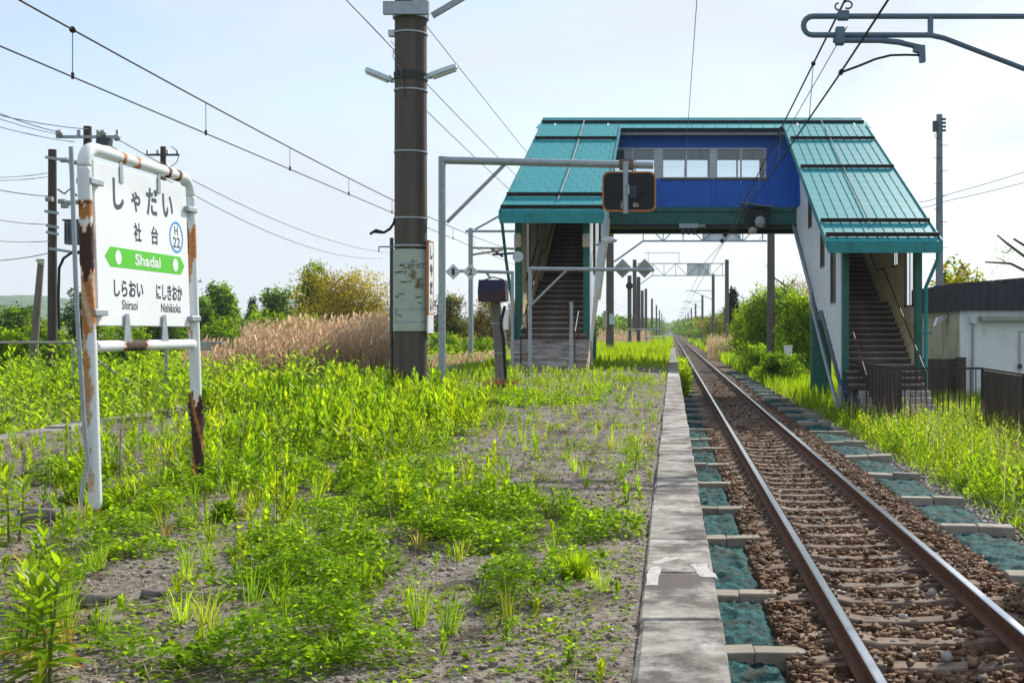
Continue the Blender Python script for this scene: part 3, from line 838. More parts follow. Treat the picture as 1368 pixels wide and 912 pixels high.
# -- stairs: every step its own piece
def stairs(x0, x1, y0, z0, n1, landing, n2, wide):
    pts = []
    for i in range(n1): pts.append((y0+GO*i, z0+RISE*(i+1)))
    yl = y0+GO*n1
    base = MB()
    zb = z0+RISE*n1
    ye = yl+landing
    ztop = zb+RISE*n2
    # sloping concrete underside
    base.prism([(x0+.02,y0+.35,z0-.02),(x0+.02,yl+.1,zb-.22),(x0+.02,ye+.1,zb-.22),(x0+.02,ye+GO*n2,ztop-.25),(x0+.02,ye+GO*n2,ztop-.45),(x0+.02,ye,zb-.5),(x0+.02,yl,zb-.5),(x0+.02,y0+.9,z0-.02)], (x1-x0-.04,0,0))
    st = base.build('staircase', m_dsteel, BR)
    me = MB().box(-(x1-x0)/2+.01, (x1-x0)/2-.01, 0, GO+.03, -.05, 0)
    me.box(-(x1-x0)/2+.012, (x1-x0)/2-.012, .03, .06, -RISE+.001, -.05)
    me.box(-(x1-x0)/2+.03, (x1-x0)/2-.03, -.006, .03, -.02, .006)
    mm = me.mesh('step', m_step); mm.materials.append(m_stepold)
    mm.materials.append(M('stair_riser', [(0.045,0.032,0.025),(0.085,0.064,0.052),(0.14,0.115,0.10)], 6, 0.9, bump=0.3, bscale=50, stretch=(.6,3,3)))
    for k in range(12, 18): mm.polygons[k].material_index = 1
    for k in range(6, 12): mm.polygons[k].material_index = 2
    for i, (y, z) in enumerate(pts):
        if i < wide: continue
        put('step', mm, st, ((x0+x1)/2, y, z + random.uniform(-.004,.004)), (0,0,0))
    MB().box(x0+.01, x1-.01, yl, ye+.02, zb-.2, zb+RISE*0+.001).build('landing', m_step, st)
    for i in range(n2):
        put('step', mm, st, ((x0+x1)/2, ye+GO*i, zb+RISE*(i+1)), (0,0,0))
    return st, yl, zb, ye, ztop
stL, ylL, zbL, yeL, ztL = stairs(-4.29, -2.41, 31.0, 0.0, 16, 1.0, 17, 5)
for i in range(5):                             # broad worn steps at the foot, on the platform
    z = RISE*(i+1)
    b = MB().box(-4.36, -2.30, 31.0+GO*i, 31.0+GO*(i+1)+.02, z-RISE-.02, z)
    b.box(-4.37, -2.29, 31.0+GO*i-.015, 31.0+GO*i+.06, z-.045, z+.004)
    b.build('step', m_stepold, stL)
stR, ylR, zbR, yeR, ztR = stairs(4.67, 6.69, 29.2, -1.15, 19, 1.2, 20, 4)
for i in range(4):
    z = -1.15+RISE*(i+1)
    MB().box(4.9, 6.72, 29.2+GO*i, 29.2+GO*(i+1)+.02, z-RISE-.05, z).build('step', m_conc, stR)

# -- tower walls in upright sheets, windows left open
def stair_line(y, y0, z0, yl, zb, ye):
    if y < yl: return z0 + (y-y0)*.5
    if y < ye: return zb
    return zb + (y-ye)*.5
def tower_wall(x0, x1, ya, yb, zt, line, windows, m_out, m_in, out_side, step=.55):
    """sheets between ya and yb; windows = list of (y0, y1, height above stair line, height)"""
    edges = sorted(set([ya, yb] + [w for q in windows for w in q[:2]]))
    ys = []
    for a, b in zip(edges[:-1], edges[1:]):
        k = max(1, round((b-a)/step)); ys += [a+(b-a)*i/k for i in range(k)]
    ys.append(yb)
    inner_x = (x0, x0+.02) if out_side > 0 else (x1-.02, x1)
    outer_x = (x0+.024, x1) if out_side > 0 else (x0, x1-.024)
    first = {}
    for a, b in zip(ys[:-1], ys[1:]):
        win = [q for q in windows if q[0]-1e-6 <= a and b <= q[1]+1e-6]
        for (xa, xb), m, nm in ((outer_x, m_out, 'outer'), (inner_x, m_in, 'inner')):
            bl = line if nm == 'outer' else (lambda y: line(y) - .0)
            segs = []
            bot = lambda y: bl(y)
            top = lambda y: zt(y) - .10
            if win:
                q = win[0]
                segs.append((lambda y: bot(y), lambda y, q=q: q[2]))
                segs.append((lambda y, q=q: q[2]+q[3], top))
            else:
                segs.append((bot, top))
            for lo, hi in segs:
                g = .003
                if hi(a)-lo(a) < .02 and hi(b)-lo(b) < .02: continue
                poly = [(xa,a+g,lo(a+g)),(xa,b-g,lo(b-g)),(xa,b-g,hi(b-g)),(xa,a+g,hi(a+g))]
                mb = MB().prism(poly, (xb-xa,0,0))
                if nm == 'outer':                   # raised seam
                    xo = x1 if out_side > 0 else x0-.012
                    mb.prism([(xo,a+.01,lo(a+.01)),(xo,a+.05,lo(a+.05)),(xo,a+.05,hi(a+.05)),(xo,a+.01,hi(a+.01))], (.012,0,0))
                key = nm
                o = mb.build('wall' if key not in first else 'wall_sheet', m, first.get(key, BR))
                first.setdefault(key, o)
    for q in windows:
        f = .05
        w = MB()
        xa, xb = x0-.012, x1+.012
        w.box(xa, xb, q[0], q[1], q[2], q[2]+f); w.box(xa, xb, q[0], q[1], q[2]+q[3]-f, q[2]+q[3])
        w.box(xa, xb, q[0], q[0]+f, q[2]+f, q[2]+q[3]-f); w.box(xa, xb, q[1]-f, q[1], q[2]+f, q[2]+q[3]-f)
        c = (q[0]+q[1])/2
        win = w.build('window', m_sashb, BR)
        MB().box((x0+x1)/2-.012, (x0+x1)/2+.012, c-.02, c+.02, q[2]+f, q[2]+q[3]-f).build('mullion', m_sashb, win)
        for a, b in ((q[0]+f, c-.02), (c+.02, q[1]-f)):
            MB().box((x0+x1)/2-.004, (x0+x1)/2+.004, a, b, q[2]+f, q[2]+q[3]-f).build('pane', m_glass, win)
lineL = lambda y: stair_line(y, 31.0, 0.0, ylL, zbL, yeL) - .28
lineR = lambda y: stair_line(y, 29.2, -1.15, ylR, zbR, yeR) - .30
wl = [(34.2,35.3,2.75,1.7),(36.9,37.9,3.9,1.35),(40.1,41.1,5.6,1.3)]
tower_wall(-2.40, -2.34, 33.05, 43.0, zl, lineL, wl, m_white, m_beige, 1)
tower_wall(-4.36, -4.30, 33.05, 43.0, zl, lineL, wl, m_white, m_beige, -1)
wr = [(32.6,33.7,1.85,1.75),(35.0,36.0,3.0,1.3),(38.2,39.2,4.5,1.4)]
tower_wall(4.60, 4.66, 31.6, 43.0, zr, lineR, wr, m_white, m_beige, -1)
tower_wall(6.70, 6.76, 31.6, 43.0, zr, lineR, [(32.2,33.5,1.75,1.75),(34.4,35.4,3.0,1.3),(38.2,39.2,4.5,1.4)], m_white, m_beige, 1)
# blue corner where the towers meet the span
for x0, x1 in ((-2.325, -2.30), (4.57, 4.595)):
    MB().prism([(x0,41.6,5.6),(x0,42.98,5.6),(x0,42.98,zl(42.9)-.2),(x0,42.3,zl(42.3)-.3)], (x1-x0,0,0)).build('corner_sheet', m_blue, BR)
# steel stringers under the walls
def stringer(x0, x1, line, ya, yl, ye, yb, m):
    pts = [ya, yl, ye, yb]
    up = [(x0,y,line(y)+.02) for y in pts]; lo = [(x0,y,line(y)-.28) for y in reversed(pts)]
    s = MB().prism(up+lo, (x1-x0,0,0)).build('stringer', m, BR)
    return s
m_navy = M('navy_stringer', [(0.02,0.05,0.09),(0.035,0.075,0.125)], 3, 0.5)
stringer(-2.46, -2.30, lineL, 32.0, ylL, yeL, 43.0, m_beige)
stringer(-4.40, -4.24, lineL, 32.0, ylL, yeL, 43.0, m_beige)
stringer(4.56, 4.73, lineR, 30.9, ylR, yeR, 43.0, m_navy)
stringer(6.63, 6.80, lineR, 30.9, ylR, yeR, 43.0, m_navy)
# pipe beside the stringer of the far tower
MB().tube([(4.48,42.9,4.95),(4.48,37.6,2.36),(4.48,37.3,1.9),(4.48,31.4,-1.05)], .055, 8).build('drain_pipe', m_galv, BR)
# inner sloping kerbs
for x0, x1, line in ((-4.298,-4.16,lineL), (6.56,6.698,lineR)):
    pa = (33.06, ylL, yeL, 43.0) if x0 < 0 else (31.7, ylR, yeR, 43.0)
    MB().prism([(x0,y,line(y)+.30) for y in pa] + [(x0,y,line(y)+.62) for y in reversed(pa)], (x1-x0,0,0)).build('kerb', m_beige, BR)
# posts, footings
for x, y, zt, z0 in ((-4.36,32.9,zl,.80), (-2.43,32.9,zl,.80), (4.70,31.5,zr,-.42), (6.68,31.5,zr,-.42)):
    MB().box(x-.09, x+.09, y-.09, y+.09, z0, zt(y)-.11).build('post', m_green, BR, .006)
    MB().box(x-.17, x+.17, y-.25, y+.30, z0-(.85 if x < 0 else .75), z0).build('footing', m_conc, BR, .015)
for x, y, r in ((-2.75,39.6,.16), (-4.0,39.6,.16), (5.05,39.4,.36), (6.35,39.4,.36)):
    MB().cyl((x,y,-1.25), (x,y,4.9 if y > 43 else 3.0), r, n=20).build('pier', m_green, BR)
# handrails
def handrail(x, pts, posts, mat):
    h = MB().tube([(x,y,z) for y, z in pts], .022, 8)
    o = h.build('handrail', mat, BR)
    for y, z0, z1 in posts:
        MB().cyl((x,y,z0), (x,y,z1), .02, n=6).build('handrail_post', mat, o)
def hl(y): return stair_line(y, 31.0, 0, ylL, zbL, yeL)
def hr(y): return stair_line(y, 29.2, -1.15, ylR, zbR, yeR)
handrail(-4.08, [(y, hl(y)+.95) for y in (31.3,33,ylL,yeL,40,42.5)], [(31.3,.15,.95),(32.6,.8,1.7)], m_brown)
handrail(-2.62, [(y, hl(y)+.95) for y in (31.2,32.4)], [(31.2,.15,1.05),(32.4,.7,1.6)], m_brown)
handrail(6.46, [(y, hr(y)+1.0) for y in (29.6,31,ylR,yeR,40,42.5)], [(29.6,-1,.05),(30.6,-.5,.5)], m_brown)
handrail(4.92, [(y, hr(y)+1.0) for y in (29.4,30.6,31.6)], [(29.4,-1,-.08),(30.6,-.5,.5)], m_brown)
MB().tube([(-4.28,34,2.55),(-4.28,36,3.4),(-4.28,38,4.6)], .02, 6).build('conduit', m_dsteel, BR)
MB().tube([(6.68,32.0,3.6),(6.68,31.95,2.0),(6.68,32.0,1.4)], .02, 6).build('conduit', m_dsteel, BR)
MB().box(6.56, 6.699, 31.85, 32.15, 1.25, 1.72).build('switch_box', m_cream, BR, .01)
# small fittings at the platform tower: floodlights, loudspeaker, downpipes
for x in (-4.36, -2.43):
    MB().box(x-.10, x+.10, 32.68, 32.81, 3.42, 3.82).build('floodlight', m_cream, BR, .03)
b = MB(); c = P(695, 343.5, 32.7)
b.cyl((c.x,32.81,c.z), (c.x,32.70,c.z), .06, .08, 12); b.cyl((c.x-.02,32.70,c.z), (c.x-.04,32.50,c.z), .08, .155, 14)
b.build('loudspeaker', m_lampw, BR)
b = MB(); b.tube([(-2.30,34.6,3.62),(-2.12,34.4,3.66),(-1.98,34.35,3.72)], .03, 8); b.build('lamp_arm', m_lampw, BR)
MB().sphere((-1.86,34.35,3.76), .2, 12, 6, (1.2,.6,.5)).build('lamp_head', m_lampw, BR)
MB().tube([(-4.70,32.05,4.05),(-4.62,32.3,3.0),(-4.50,32.7,1.8),(-4.42,32.8,.4),(-4.42,32.8,0.0)], .045, 8).build('downpipe', m_green, BR)
MB().tube([(6.98,30.5,3.1),(6.98,30.5,2.95),(6.78,31.0,2.25),(6.78,31.0,.5),(6.78,31.0,-.7),(6.88,30.9,-1.05)], .05, 8).build('downpipe', m_tealf, BR)
MB().box(6.66, 6.95, 31.05, 31.08, .98, 1.03).build('pipe_bracket', m_tealf, BR)

# -- insulator fittings under the span
b = thing('wire_support', (P(922,300,42.7)), 'grey wire clamp with insulators bolted under the middle of the footbridge span', 'insulator')
c = P(920, 301, 42.75)
MB().box(c.x-.35, c.x+.35, 42.6, 42.85, 4.86, 5.02).build('clamp_beam', m_galv, b)
for dx in (-.2, 0, .2): MB().cyl((c.x+dx, 42.7, 4.62), (c.x+dx, 42.7, 4.86), .05, .09, 10).build('insulator', m_dsteel, b)
MB().cyl((c.x+.35,42.7,4.94), (c.x+.62,42.7,4.94), .05, n=8).build('pin', m_galv, b)
b = thing('insulator_box', (P(1012,300,42.6)), 'black hooded box with a round porcelain insulator under the span near the right stairs', 'insulator')
c = P(1010, 290, 42.6)
MB().prism([(c.x-.55,42.3,c.z+.48),(c.x+.6,42.3,c.z+.34),(c.x+.6,42.3,c.z+.37),(c.x-.55,42.3,c.z+.51)], (0,.6,0)).build('hood', m_grey, b)
MB().box(c.x-.42, c.x+.42, 42.5, 42.88, c.z-.35, c.z+.30).build('housing', m_black, b, .02)
MB().sphere((c.x+.13,42.35,c.z-.2), .20, 14, 8, (1,.6,1.1)).build('insulator', m_insul, b)
MB().sphere((c.x-.14,42.38,c.z-.52), .15, 12, 6, (1.1,.7,.9)).build('insulator', m_cream, b)
MB().tube([(c.x+.13,42.35,c.z-.40),(c.x+.22,42.36,c.z-.72),(c.x+.1,42.38,c.z-.85)], .012, 5).build('lead', m_wire, b)

# ------------------------------------------------------------------ lettering
def text_mesh(s, w, h, mat, thick=0.0, off=0.0, depth=.0008):
    """lettering as a mesh in its own x/y plane, fitted into w x h, lower left corner at the origin"""
    cu = bpy.data.curves.new('lettering', 'FONT')
    cu.body = s; cu.extrude = .004; cu.offset = off; cu.resolution_u = 3
    ob = bpy.data.objects.new('lettering', cu); COL.objects.link(ob)
    bpy.context.view_layer.update()
    me = bpy.data.meshes.new_from_object(ob.evaluated_get(bpy.context.evaluated_depsgraph_get()))
    bpy.data.objects.remove(ob); bpy.data.curves.remove(cu)
    n = len(me.vertices); co = np.empty(n*3, np.float32); me.vertices.foreach_get('co', co); co = co.reshape(-1, 3)
    lo, hi = co.min(0), co.max(0)
    sx = w/(hi[0]-lo[0]); sy = h/(hi[1]-lo[1])
    co[:, 0] = (co[:, 0]-lo[0])*sx; co[:, 1] = (co[:, 1]-lo[1])*sy; co[:, 2] = (co[:, 2]-lo[2])/(hi[2]-lo[2])*depth
    me.vertices.foreach_set('co', co.ravel()); me.update()
    me.materials.clear(); me.materials.append(mat)
    return me

# ------------------------------------------------------------------ station name board
SX = -3.32
SG = thing('station_sign', (SX, 7.4, 0), 'white station name board with green arrow band in a rusty white pipe frame', 'station sign')
def rust_pipe(name, pts, r, rustf, parent, n=20, rows=90):
    """pipe along a polyline with round corners; rustf(length 0..1, angle, point) gives the rust, flakes stand proud"""
    pts = [Vector(p) for p in pts]
    seg = [(pts[i+1]-pts[i]).length for i in range(len(pts)-1)]; tot = sum(seg)
    V, C = [], []
    ref = None
    for j in range(rows+1):
        d = tot*j/rows
        i = 0; a = d
        while i < len(seg)-1 and a > seg[i]: a -= seg[i]; i += 1
        p = pts[i].lerp(pts[i+1], min(1, a/seg[i])); t = (pts[i+1]-pts[i]).normalized()
        if ref is None: ref = t.cross(Vector((0.3,1,0.1)))
        u = (ref - t*ref.dot(t)).normalized(); w = t.cross(u); ref = u
        for k in range(n):
            an = 2*math.pi*k/n
            q = rustf(d/tot, an, p)
            rr = r + (0.005*random.random() if q > .75 else (.0015 if q < .3 else 0)) + (random.uniform(0,.02) if q > 1.2 else 0)
            V.append(p + (u*math.cos(an)+w*math.sin(an))*rr); C.append(min(1, q))
    T = []
    for j in range(rows):
        for k in range(n):
            a, b, c, d = j*n+k, j*n+(k+1) % n, (j+1)*n+(k+1) % n, (j+1)*n+k
            T += [(a,b,c),(a,c,d)]
    T += [(0,k+1,k) for k in range(1,n-1)] + [(rows*n,rows*n+k,rows*n+k+1) for k in range(1,n-1)]
    me = fast_mesh(name, np.array([tuple(v) for v in V]), np.array(T), m_rust, np.array(C)[:, None]*np.ones((1,3)), smooth=True)
    return put(name, me, parent)
def bandy(z, lo, hi, an, ph, amp=.05): 
    w = amp*(math.sin(an*2+ph) + .6*math.sin(an*5+ph*2))
    return lo+w < z < hi+w*.7
def rl_near(t, an, p):
    z = p.z
    q = .05 + .10*max(0, math.sin(z*9+an*3))**6
    if bandy(z, 1.40, 1.66, an, .4): q = .9
    elif bandy(z, 1.02, 1.42, an, 2.0): q = .42 + .10*math.sin(an*3+z*20)
    elif z < 1.05 and z > .12 and math.cos(an-1.2)+.25*math.sin(z*11)+.15*math.sin(z*37) > .45+.35*(1.05-z): q = .30+.14*z
    elif bandy(z, 1.70, 1.78, an, 1.0, .01): q = .5
    elif bandy(z, 1.78, 1.80, an, 1.0, .006): q = .8
    elif z < .03: q = .6
    return q
def rl_far(t, an, p):
    z = p.z
    q = .05 + .08*max(0, math.sin(z*13+an*2))**5
    if z < .60 + .05*math.sin(an*2) + .03*math.sin(an*5):
        s = math.sin(z*13 + an*2.3) + .5*math.sin(z*31+an*5)
        q = 1.0 if s > -.35 else .56
        if s > 1.0: q = 1.3
    elif bandy(z, 1.56, 1.80, an, .2): q = .95 if math.cos(an) > 0 else .45
    elif bandy(z, 1.05, 1.85, an, 1.2) and math.cos(an*1.0-.6)+.5*math.sin(z*9) > .25: q = .34 + .12*math.sin(z*17+an)
    return q
def rl_bar(t, an, p):
    q = .05
    if bandy(t, .26, .46, an, .5, .03): q = .95
    elif .22 < t < .5: q = .22
    return q
def rl_top(t, an, p):
    q = .06
    for c in (.32, .44, .72, .82):
        if abs(t-c) < .018+.01*math.sin(an*3): q = .55 if c < .5 else .8
    return q
ya, yb, zt = 6.68, 8.14, 2.12
def arc(cy, cz, r, a0, a1, n=6): return [(SX, cy+r*math.cos(a0+(a1-a0)*i/n), cz+r*math.sin(a0+(a1-a0)*i/n)) for i in range(n+1)]
rust_pipe('post', [(SX,ya,-.05),(SX,ya,2.0)], .036, rl_near, SG, rows=110)
rust_pipe('post', [(SX,yb,-.05),(SX,yb,2.0)], .036, rl_far, SG, rows=130)
rust_pipe('top_rail', arc(ya+.12, 2.0, .12, math.pi, math.pi/2) + arc(yb-.12, 2.0, .12, math.pi/2, 0), .0365, rl_top, SG, rows=80)
rust_pipe('lower_rail', [(SX,ya+.04,.965),(SX,yb-.04,.965)], .032, rl_bar, SG, rows=50)
MB().tube([(SX-.02,ya-.10,2.10),(SX-.02,ya-.095,1.2),(SX-.01,ya-.08,.6),(SX,ya-.07,.30),(SX-.02,ya-.10,.16),(SX-.04,ya-.12,-.03)], .013, 8).build('conduit', m_galv, SG)
board = MB().box(SX-.012, SX+.012, 6.765, 8.055, 1.085, 2.055).build('board', m_signw, SG, .004)
BXF = SX+.0125
def on_board(name, me, y, z, dx=0): return put(name, me, board, (BXF+dx, y, z), (R(90), 0, R(90)))
def write(s, y0, y1, z0, z1, off=.0, m=m_signk, dx=0): return on_board('lettering', text_mesh(s, y1-y0, z1-z0, m, off=off), y0, z0, dx)
for ch, y0, y1, z0, z1 in (('し',6.99,7.13,1.79,1.98),('ゃ',7.225,7.35,1.80,1.93),('だ',7.435,7.60,1.80,1.98),('い',7.67,7.83,1.81,1.965)):
    write(ch, y0, y1, z0, z1, .028, M('sign_slate', [(0.05,0.07,0.10)], 2, .45))
write('社', 7.25, 7.35, 1.615, 1.735, .02); write('台', 7.49, 7.59, 1.615, 1.735, .02)
g = MB().prism([(BXF,6.865,1.50),(BXF,6.935,1.44),(BXF,7.92,1.44),(BXF,7.985,1.50),(BXF,7.92,1.56),(BXF,6.935,1.56)], (.001,0,0)).build('arrow_band', m_signg, board)
for y in (7.03, 7.838):
    MB().prism([(BXF+.0015, y+.040*math.cos(a), 1.50+.044*math.sin(a)) for a in np.linspace(0, 2*math.pi, 24, endpoint=False)], (.001,0,0)).build('dot', m_signw, board)
write('Shadai', 7.25, 7.61, 1.465, 1.538, .022, m_signw, .0015)
write('しらおい', 6.965, 7.35, 1.262, 1.365, .024); write('にしきおか', 7.535, 7.935, 1.258, 1.362, .024)
write('Shiraoi', 7.06, 7.265, 1.185, 1.245, .004); write('Nishikioka', 7.60, 7.90, 1.178, 1.238, .004)
ring = MB(); n = 32; yc, zc = 7.87, 1.69
for k in range(n):
    a, b_ = 2*math.pi*k/n, 2*math.pi*(k+1)/n
    q = [(BXF, yc+r*math.cos(t), zc+r*math.sin(t)) for r, t in ((.092,a),(.107,a),(.107,b_),(.092,b_))]
    ring.prism(q, (.001,0,0))
ring.build('number_ring', m_signb, board)
write('H', 7.845, 7.895, 1.705, 1.765, .006); write('22', 7.815, 7.925, 1.62, 1.69, .006)
for y, z in ((6.74,1.92),(6.74,1.16),(8.08,1.90),(8.08,1.14)):
    MB().box(SX-.045, SX+.045, y-.07, y+.08, z-.018, z+.018).build('clamp', m_galv, SG, .004)
for y in (7.10, 7.62):
    MB().box(SX+.013, SX+.019, y-.02, y+.02, 1.96, 2.10).build('hanger', m_galv, SG)
    MB().prism([(SX+.02,y-.02,1.16),(SX+.02,y+.02,1.16),(SX+.02,y+.05,.985),(SX+.02,y-.05,.985)], (.006,0,0)).build('hanger', m_galv, SG)
SG.rotation_euler = (0, R(-1.9), 0)

# ------------------------------------------------------------------ catenary pole on the platform
PY = 18.6; PX = -4.19
PO = thing('catenary_pole', (PX, PY, 0), 'thick brown concrete catenary pole with two lamps standing in the weeds on the platform', 'pole')
MB().cyl((PX,PY,-.3), (PX,PY,10.0), .262, .245, 28).build('shaft', m_poleconc, PO)
def pz(py): return 1.05+(443-py)*PY/F
def band(z0, z1, r, m, name='band', n=28):
    b = MB().tube([(PX,PY,z0),(PX,PY,z1)], r, n, True); return b.build(name, m, PO)
band(pz(26), pz(11), .285, m_galv, 'collar')
for py in (46, 122, 204, 292): band(pz(py+1), pz(py-1), .268, m_galv)
for py in (99, 101.5, 105, 107.5): band(pz(py+.6), pz(py-.6), .27, m_dsteel)
m_wrap = M('peeling_wrap', [(0.36,0.42,0.36),(0.47,0.53,0.46)], 3, 0.7, bump=0.2, bscale=20, second=((0.16,0.11,0.06),4,0.56,0.66,(1,1,0.6)))
wrap = MB().tube([(PX,PY,pz(442)),(PX,PY,pz(334))], .280, 28, False).build('wrap', m_wrap, PO)
for i in range(16):                               # torn cracks in the wrap
    z = random.uniform(pz(436), pz(352)); a = random.uniform(-1.2, .9); L = random.uniform(.15, .6)
    pts = [(PX+.281*math.sin(a+L*t), PY-.281*math.cos(a+L*t), z+random.uniform(-.02,.02)) for t in np.linspace(0,1,7)]
    MB().tube(pts, .006, 4).build('crack', m_black, wrap)
for py in (329, 353, 413, 430): band(pz(py+1.2), pz(py-1.2), .284, m_galv)
MB().cyl((PX-.30,PY-.03,-.2), (PX-.30,PY-.03,pz(318)), .03, n=8).build('conduit', m_dsteel, PO)
b = MB().tube([(PX-.22,PY-.12,pz(292)),(PX-.25,PY-.12,pz(300)),(PX-.30,PY-.15,pz(307)),(PX-.38,PY-.2,pz(312)),(PX-.55,PY-.2,pz(311))], .022, 6)
b.tube([(PX-.38,PY-.2,pz(312)),(PX-.50,PY-.22,pz(309)),(PX-.60,PY-.2,pz(314))], .022, 6); b.build('cable_ends', m_black, PO)
MB().tube([(PX-.27,PY-.05,pz(330)),(PX-.50,PY-.05,pz(330)),(PX-.50,PY-.05,pz(337))], .014, 6).build('hook', m_galv, PO)
# upright name plate on the pole, facing the track
x0 = PX+.30
plate = MB().box(x0, x0+.025, PY-.20, PY+.20, pz(445), pz(322)).build('name_plate', m_signw, PO)
b = MB()
for a in ((PY-.20,PY-.18,pz(420),pz(322)),(PY+.18,PY+.20,pz(420),pz(322)),(PY-.18,PY+.18,pz(420),pz(420)+.02),(PY-.18,PY+.18,pz(322)-.02,pz(322))):
    b.box(x0+.0255, x0+.029, *a)
b.box(x0-.006, x0+.0255, PY-.206, PY-.2005, pz(422), pz(322))
b.build('plate_border', m_orange, plate)
for k, ch in enumerate('しゃだい'):
    put('lettering', text_mesh(ch, .22, .22, M('plate_navy',[(0.012,0.02,0.07)],3,.5), off=.06), plate, (x0+.0256, PY-.10, pz(322)-.30-.28*k), (R(90),0,R(90)))
# cantilever frame above
zc = (pz(26)+pz(11))/2
arm = MB().bar((PX-.1,PY-.30,zc-.04), (PX+2.6,PY-.30,zc+1.45), .06, .09).build('bracket_arm', m_galv, PO)
MB().bar((PX+.3,PY+.20,zc+.02), (PX+2.9,PY+.20,zc+1.55), .06, .09).build('bracket_arm', m_galv, PO)
MB().box(PX-.36, PX+.36, PY-.36, PY-.28, zc-.10, zc+.10).build('clamp_plate', m_galv, PO)
MB().bar((PX-5.2,PY,zc+2.2), (PX+6.6,PY,zc+2.2), .10, .12).build('cross_beam', m_galv, PO)
MB().bar((PX+.1,PY-.30,zc), (PX-2.6,PY-.30,zc+1.9), .06, .09)
for s, (ax, ay), (bx, by) in ((-1, (524,109), (488,94)), (1, (572,104), (611,90))):
    p, q = P(ax, ay, PY-.1), P(bx, by, PY-.1)
    lamp = MB().cyl(P(549,105,PY-.1), p, .025, n=8).build('lamp_arm', m_lampw, PO)
    d = (q-p)
    sec = [(0,.05),(.12,.085),(.55,.105),(.88,.085),(1,.04)]
    vs, fs = [], []
    u = Vector((0,1,0)); w = d.normalized().cross(u); w = w if w.z > 0 else -w
    for t, hw in sec:
        c = p + d*t
        vs += [c-u*hw-w*.02, c+u*hw-w*.02, c+u*hw*.8+w*.055, c-u*hw*.8+w*.055]
    for i in range(4):
        for k in range(4): fs.append((i*4+k, i*4+(k+1) % 4, (i+1)*4+(k+1) % 4, (i+1)*4+k))
    fs += [(0,1,2,3), (19,18,17,16)]
    MB().add(vs, fs).build('lamp_head', m_lampw, lamp, .008)
    c0, c1 = p+d*.15, p+d*.93
    MB().add([c0-u*.07-w*.024, c1-u*.06-w*.024, c1+u*.06-w*.024, c0+u*.07-w*.024, c0-u*.05-w*.05, c1-u*.045-w*.05, c1+u*.045-w*.05, c0+u*.05-w*.05],
             [(0,1,2,3),(4,5,6,7),(0,1,5,4),(1,2,6,5),(2,3,7,6),(3,0,4,7)]).build('lens', m_lens, lamp)
MB().box(PX-.34, PX-.24, PY-.1, PY+.02, pz(50), pz(42)).build('junction_box', m_lampw, PO)
for k in range(4):
    z = pz(60+14*k); MB().tube([(PX-.26+.03*k,PY-.26,z),(PX-.18+.05*k,PY-.285,z-.1),(PX-.22+.06*k,PY-.285,z-.25),(PX-.12+.04*k,PY-.29,z-.45)], .006, 5).build('loose_cable', m_black if k % 2 else m_wirelt, PO)

# ------------------------------------------------------------------ mirror gantry and other platform fixtures
G1 = P(590.5, 443, 19.9)
GA = thing('mirror_gantry', (G1.x, 19.9, 0), 'galvanised pipe gantry with diagonal brace holding the mirror beside the thick pole', 'gantry')
zt = 1.05+229*19.9/F
MB().cyl((G1.x,19.9,-.2), (G1.x,19.9,zt+.06), .062, n=14).build('post', m_galv, GA)
e = P(872, 221, 20.7)
MB().cyl((G1.x,19.9,zt), (e.x,20.7,e.z), .065, n=14).build('beam', m_galv, GA)
MB().cyl(P(597,297,19.92), P(675,219,20.15), .032, n=10).build('brace', m_galv, GA)
mc = P(840.5, 256, 20.45)
MI = thing('platform_mirror', mc, 'black backed mirror with orange rim hanging from the gantry end', 'mirror')
def rrect(cx, cz, w, h, r, y, n=5):
    out = []
    for sx, sz, a0 in ((1,1,0),(-1,1,90),(-1,-1,180),(1,-1,270)):
        for i in range(n+1):
            a = R(a0+90*i/n); out.append((cx+sx*(w/2-r)+r*math.cos(a), y, cz+sz*(h/2-r)+r*math.sin(a)))
    return out
back = MB().prism(rrect(mc.x, mc.z, .90, .66, .10, 20.45), (0,.05,0)).build('back', m_black, MI)
o1, o2 = rrect(mc.x, mc.z, .945, .705, .12, 20.43), rrect(mc.x, mc.z, .89, .65, .10, 20.43)
b = MB(); n = len(o1)
vs = o1+o2+[(x,20.51,z) for x, y, z in o1]+[(x,20.51,z) for x, y, z in o2]
fs = []
for i in range(n):
    j = (i+1) % n
    fs += [(i,j,n+j,n+i),(2*n+i,3*n+i,3*n+j,2*n+j),(i,2*n+i,2*n+j,j),(n+i,n+j,3*n+j,3*n+i)]
b.add(vs, fs); b.build('rim', m_orange, MI)
m_mirror = M('mirror_face', [(0.85,0.86,0.87)], 2, 0.04, 1.0)
MB().prism(rrect(mc.x, mc.z, .88, .64, .10, 20.5005), (0,.004,0)).build('mirror_face', m_mirror, MI)
for a in (20, -20, 160, 200, 0, 180, 60, 120, 240, 300):
    c, s = math.cos(R(a)), math.sin(R(a))*.72
    MB().bar((mc.x+.16*c,20.446,mc.z+.16*s), (mc.x+.38*c,20.446,mc.z+.38*s), .02, .02, up=(0,1,0)).build('rib', m_black, back)
MB().box(mc.x-.005, mc.x+.13, 20.44, 20.449, mc.z-.10, mc.z+.10).build('mount_plate', m_dsteel, MI)
MB().box(mc.x+.07, mc.x+.17, 20.44, 20.449, mc.z-.27, mc.z-.20).build('sticker', m_conc, MI)
MB().box(mc.x-.15, mc.x-.10, 20.44, 20.449, mc.z-.30, mc.z-.16).build('sticker', m_conc, MI)
MB().cyl((mc.x-.06,20.38,mc.z-.39), (mc.x-.06,20.38,mc.z+.52), .05, n=12).build('hanger_pipe', m_galv, MI)
MB().box(mc.x-.03, mc.x+.01, 20.30, 20.36, mc.z-.06, mc.z+.10).build('clamp', m_galv, MI)
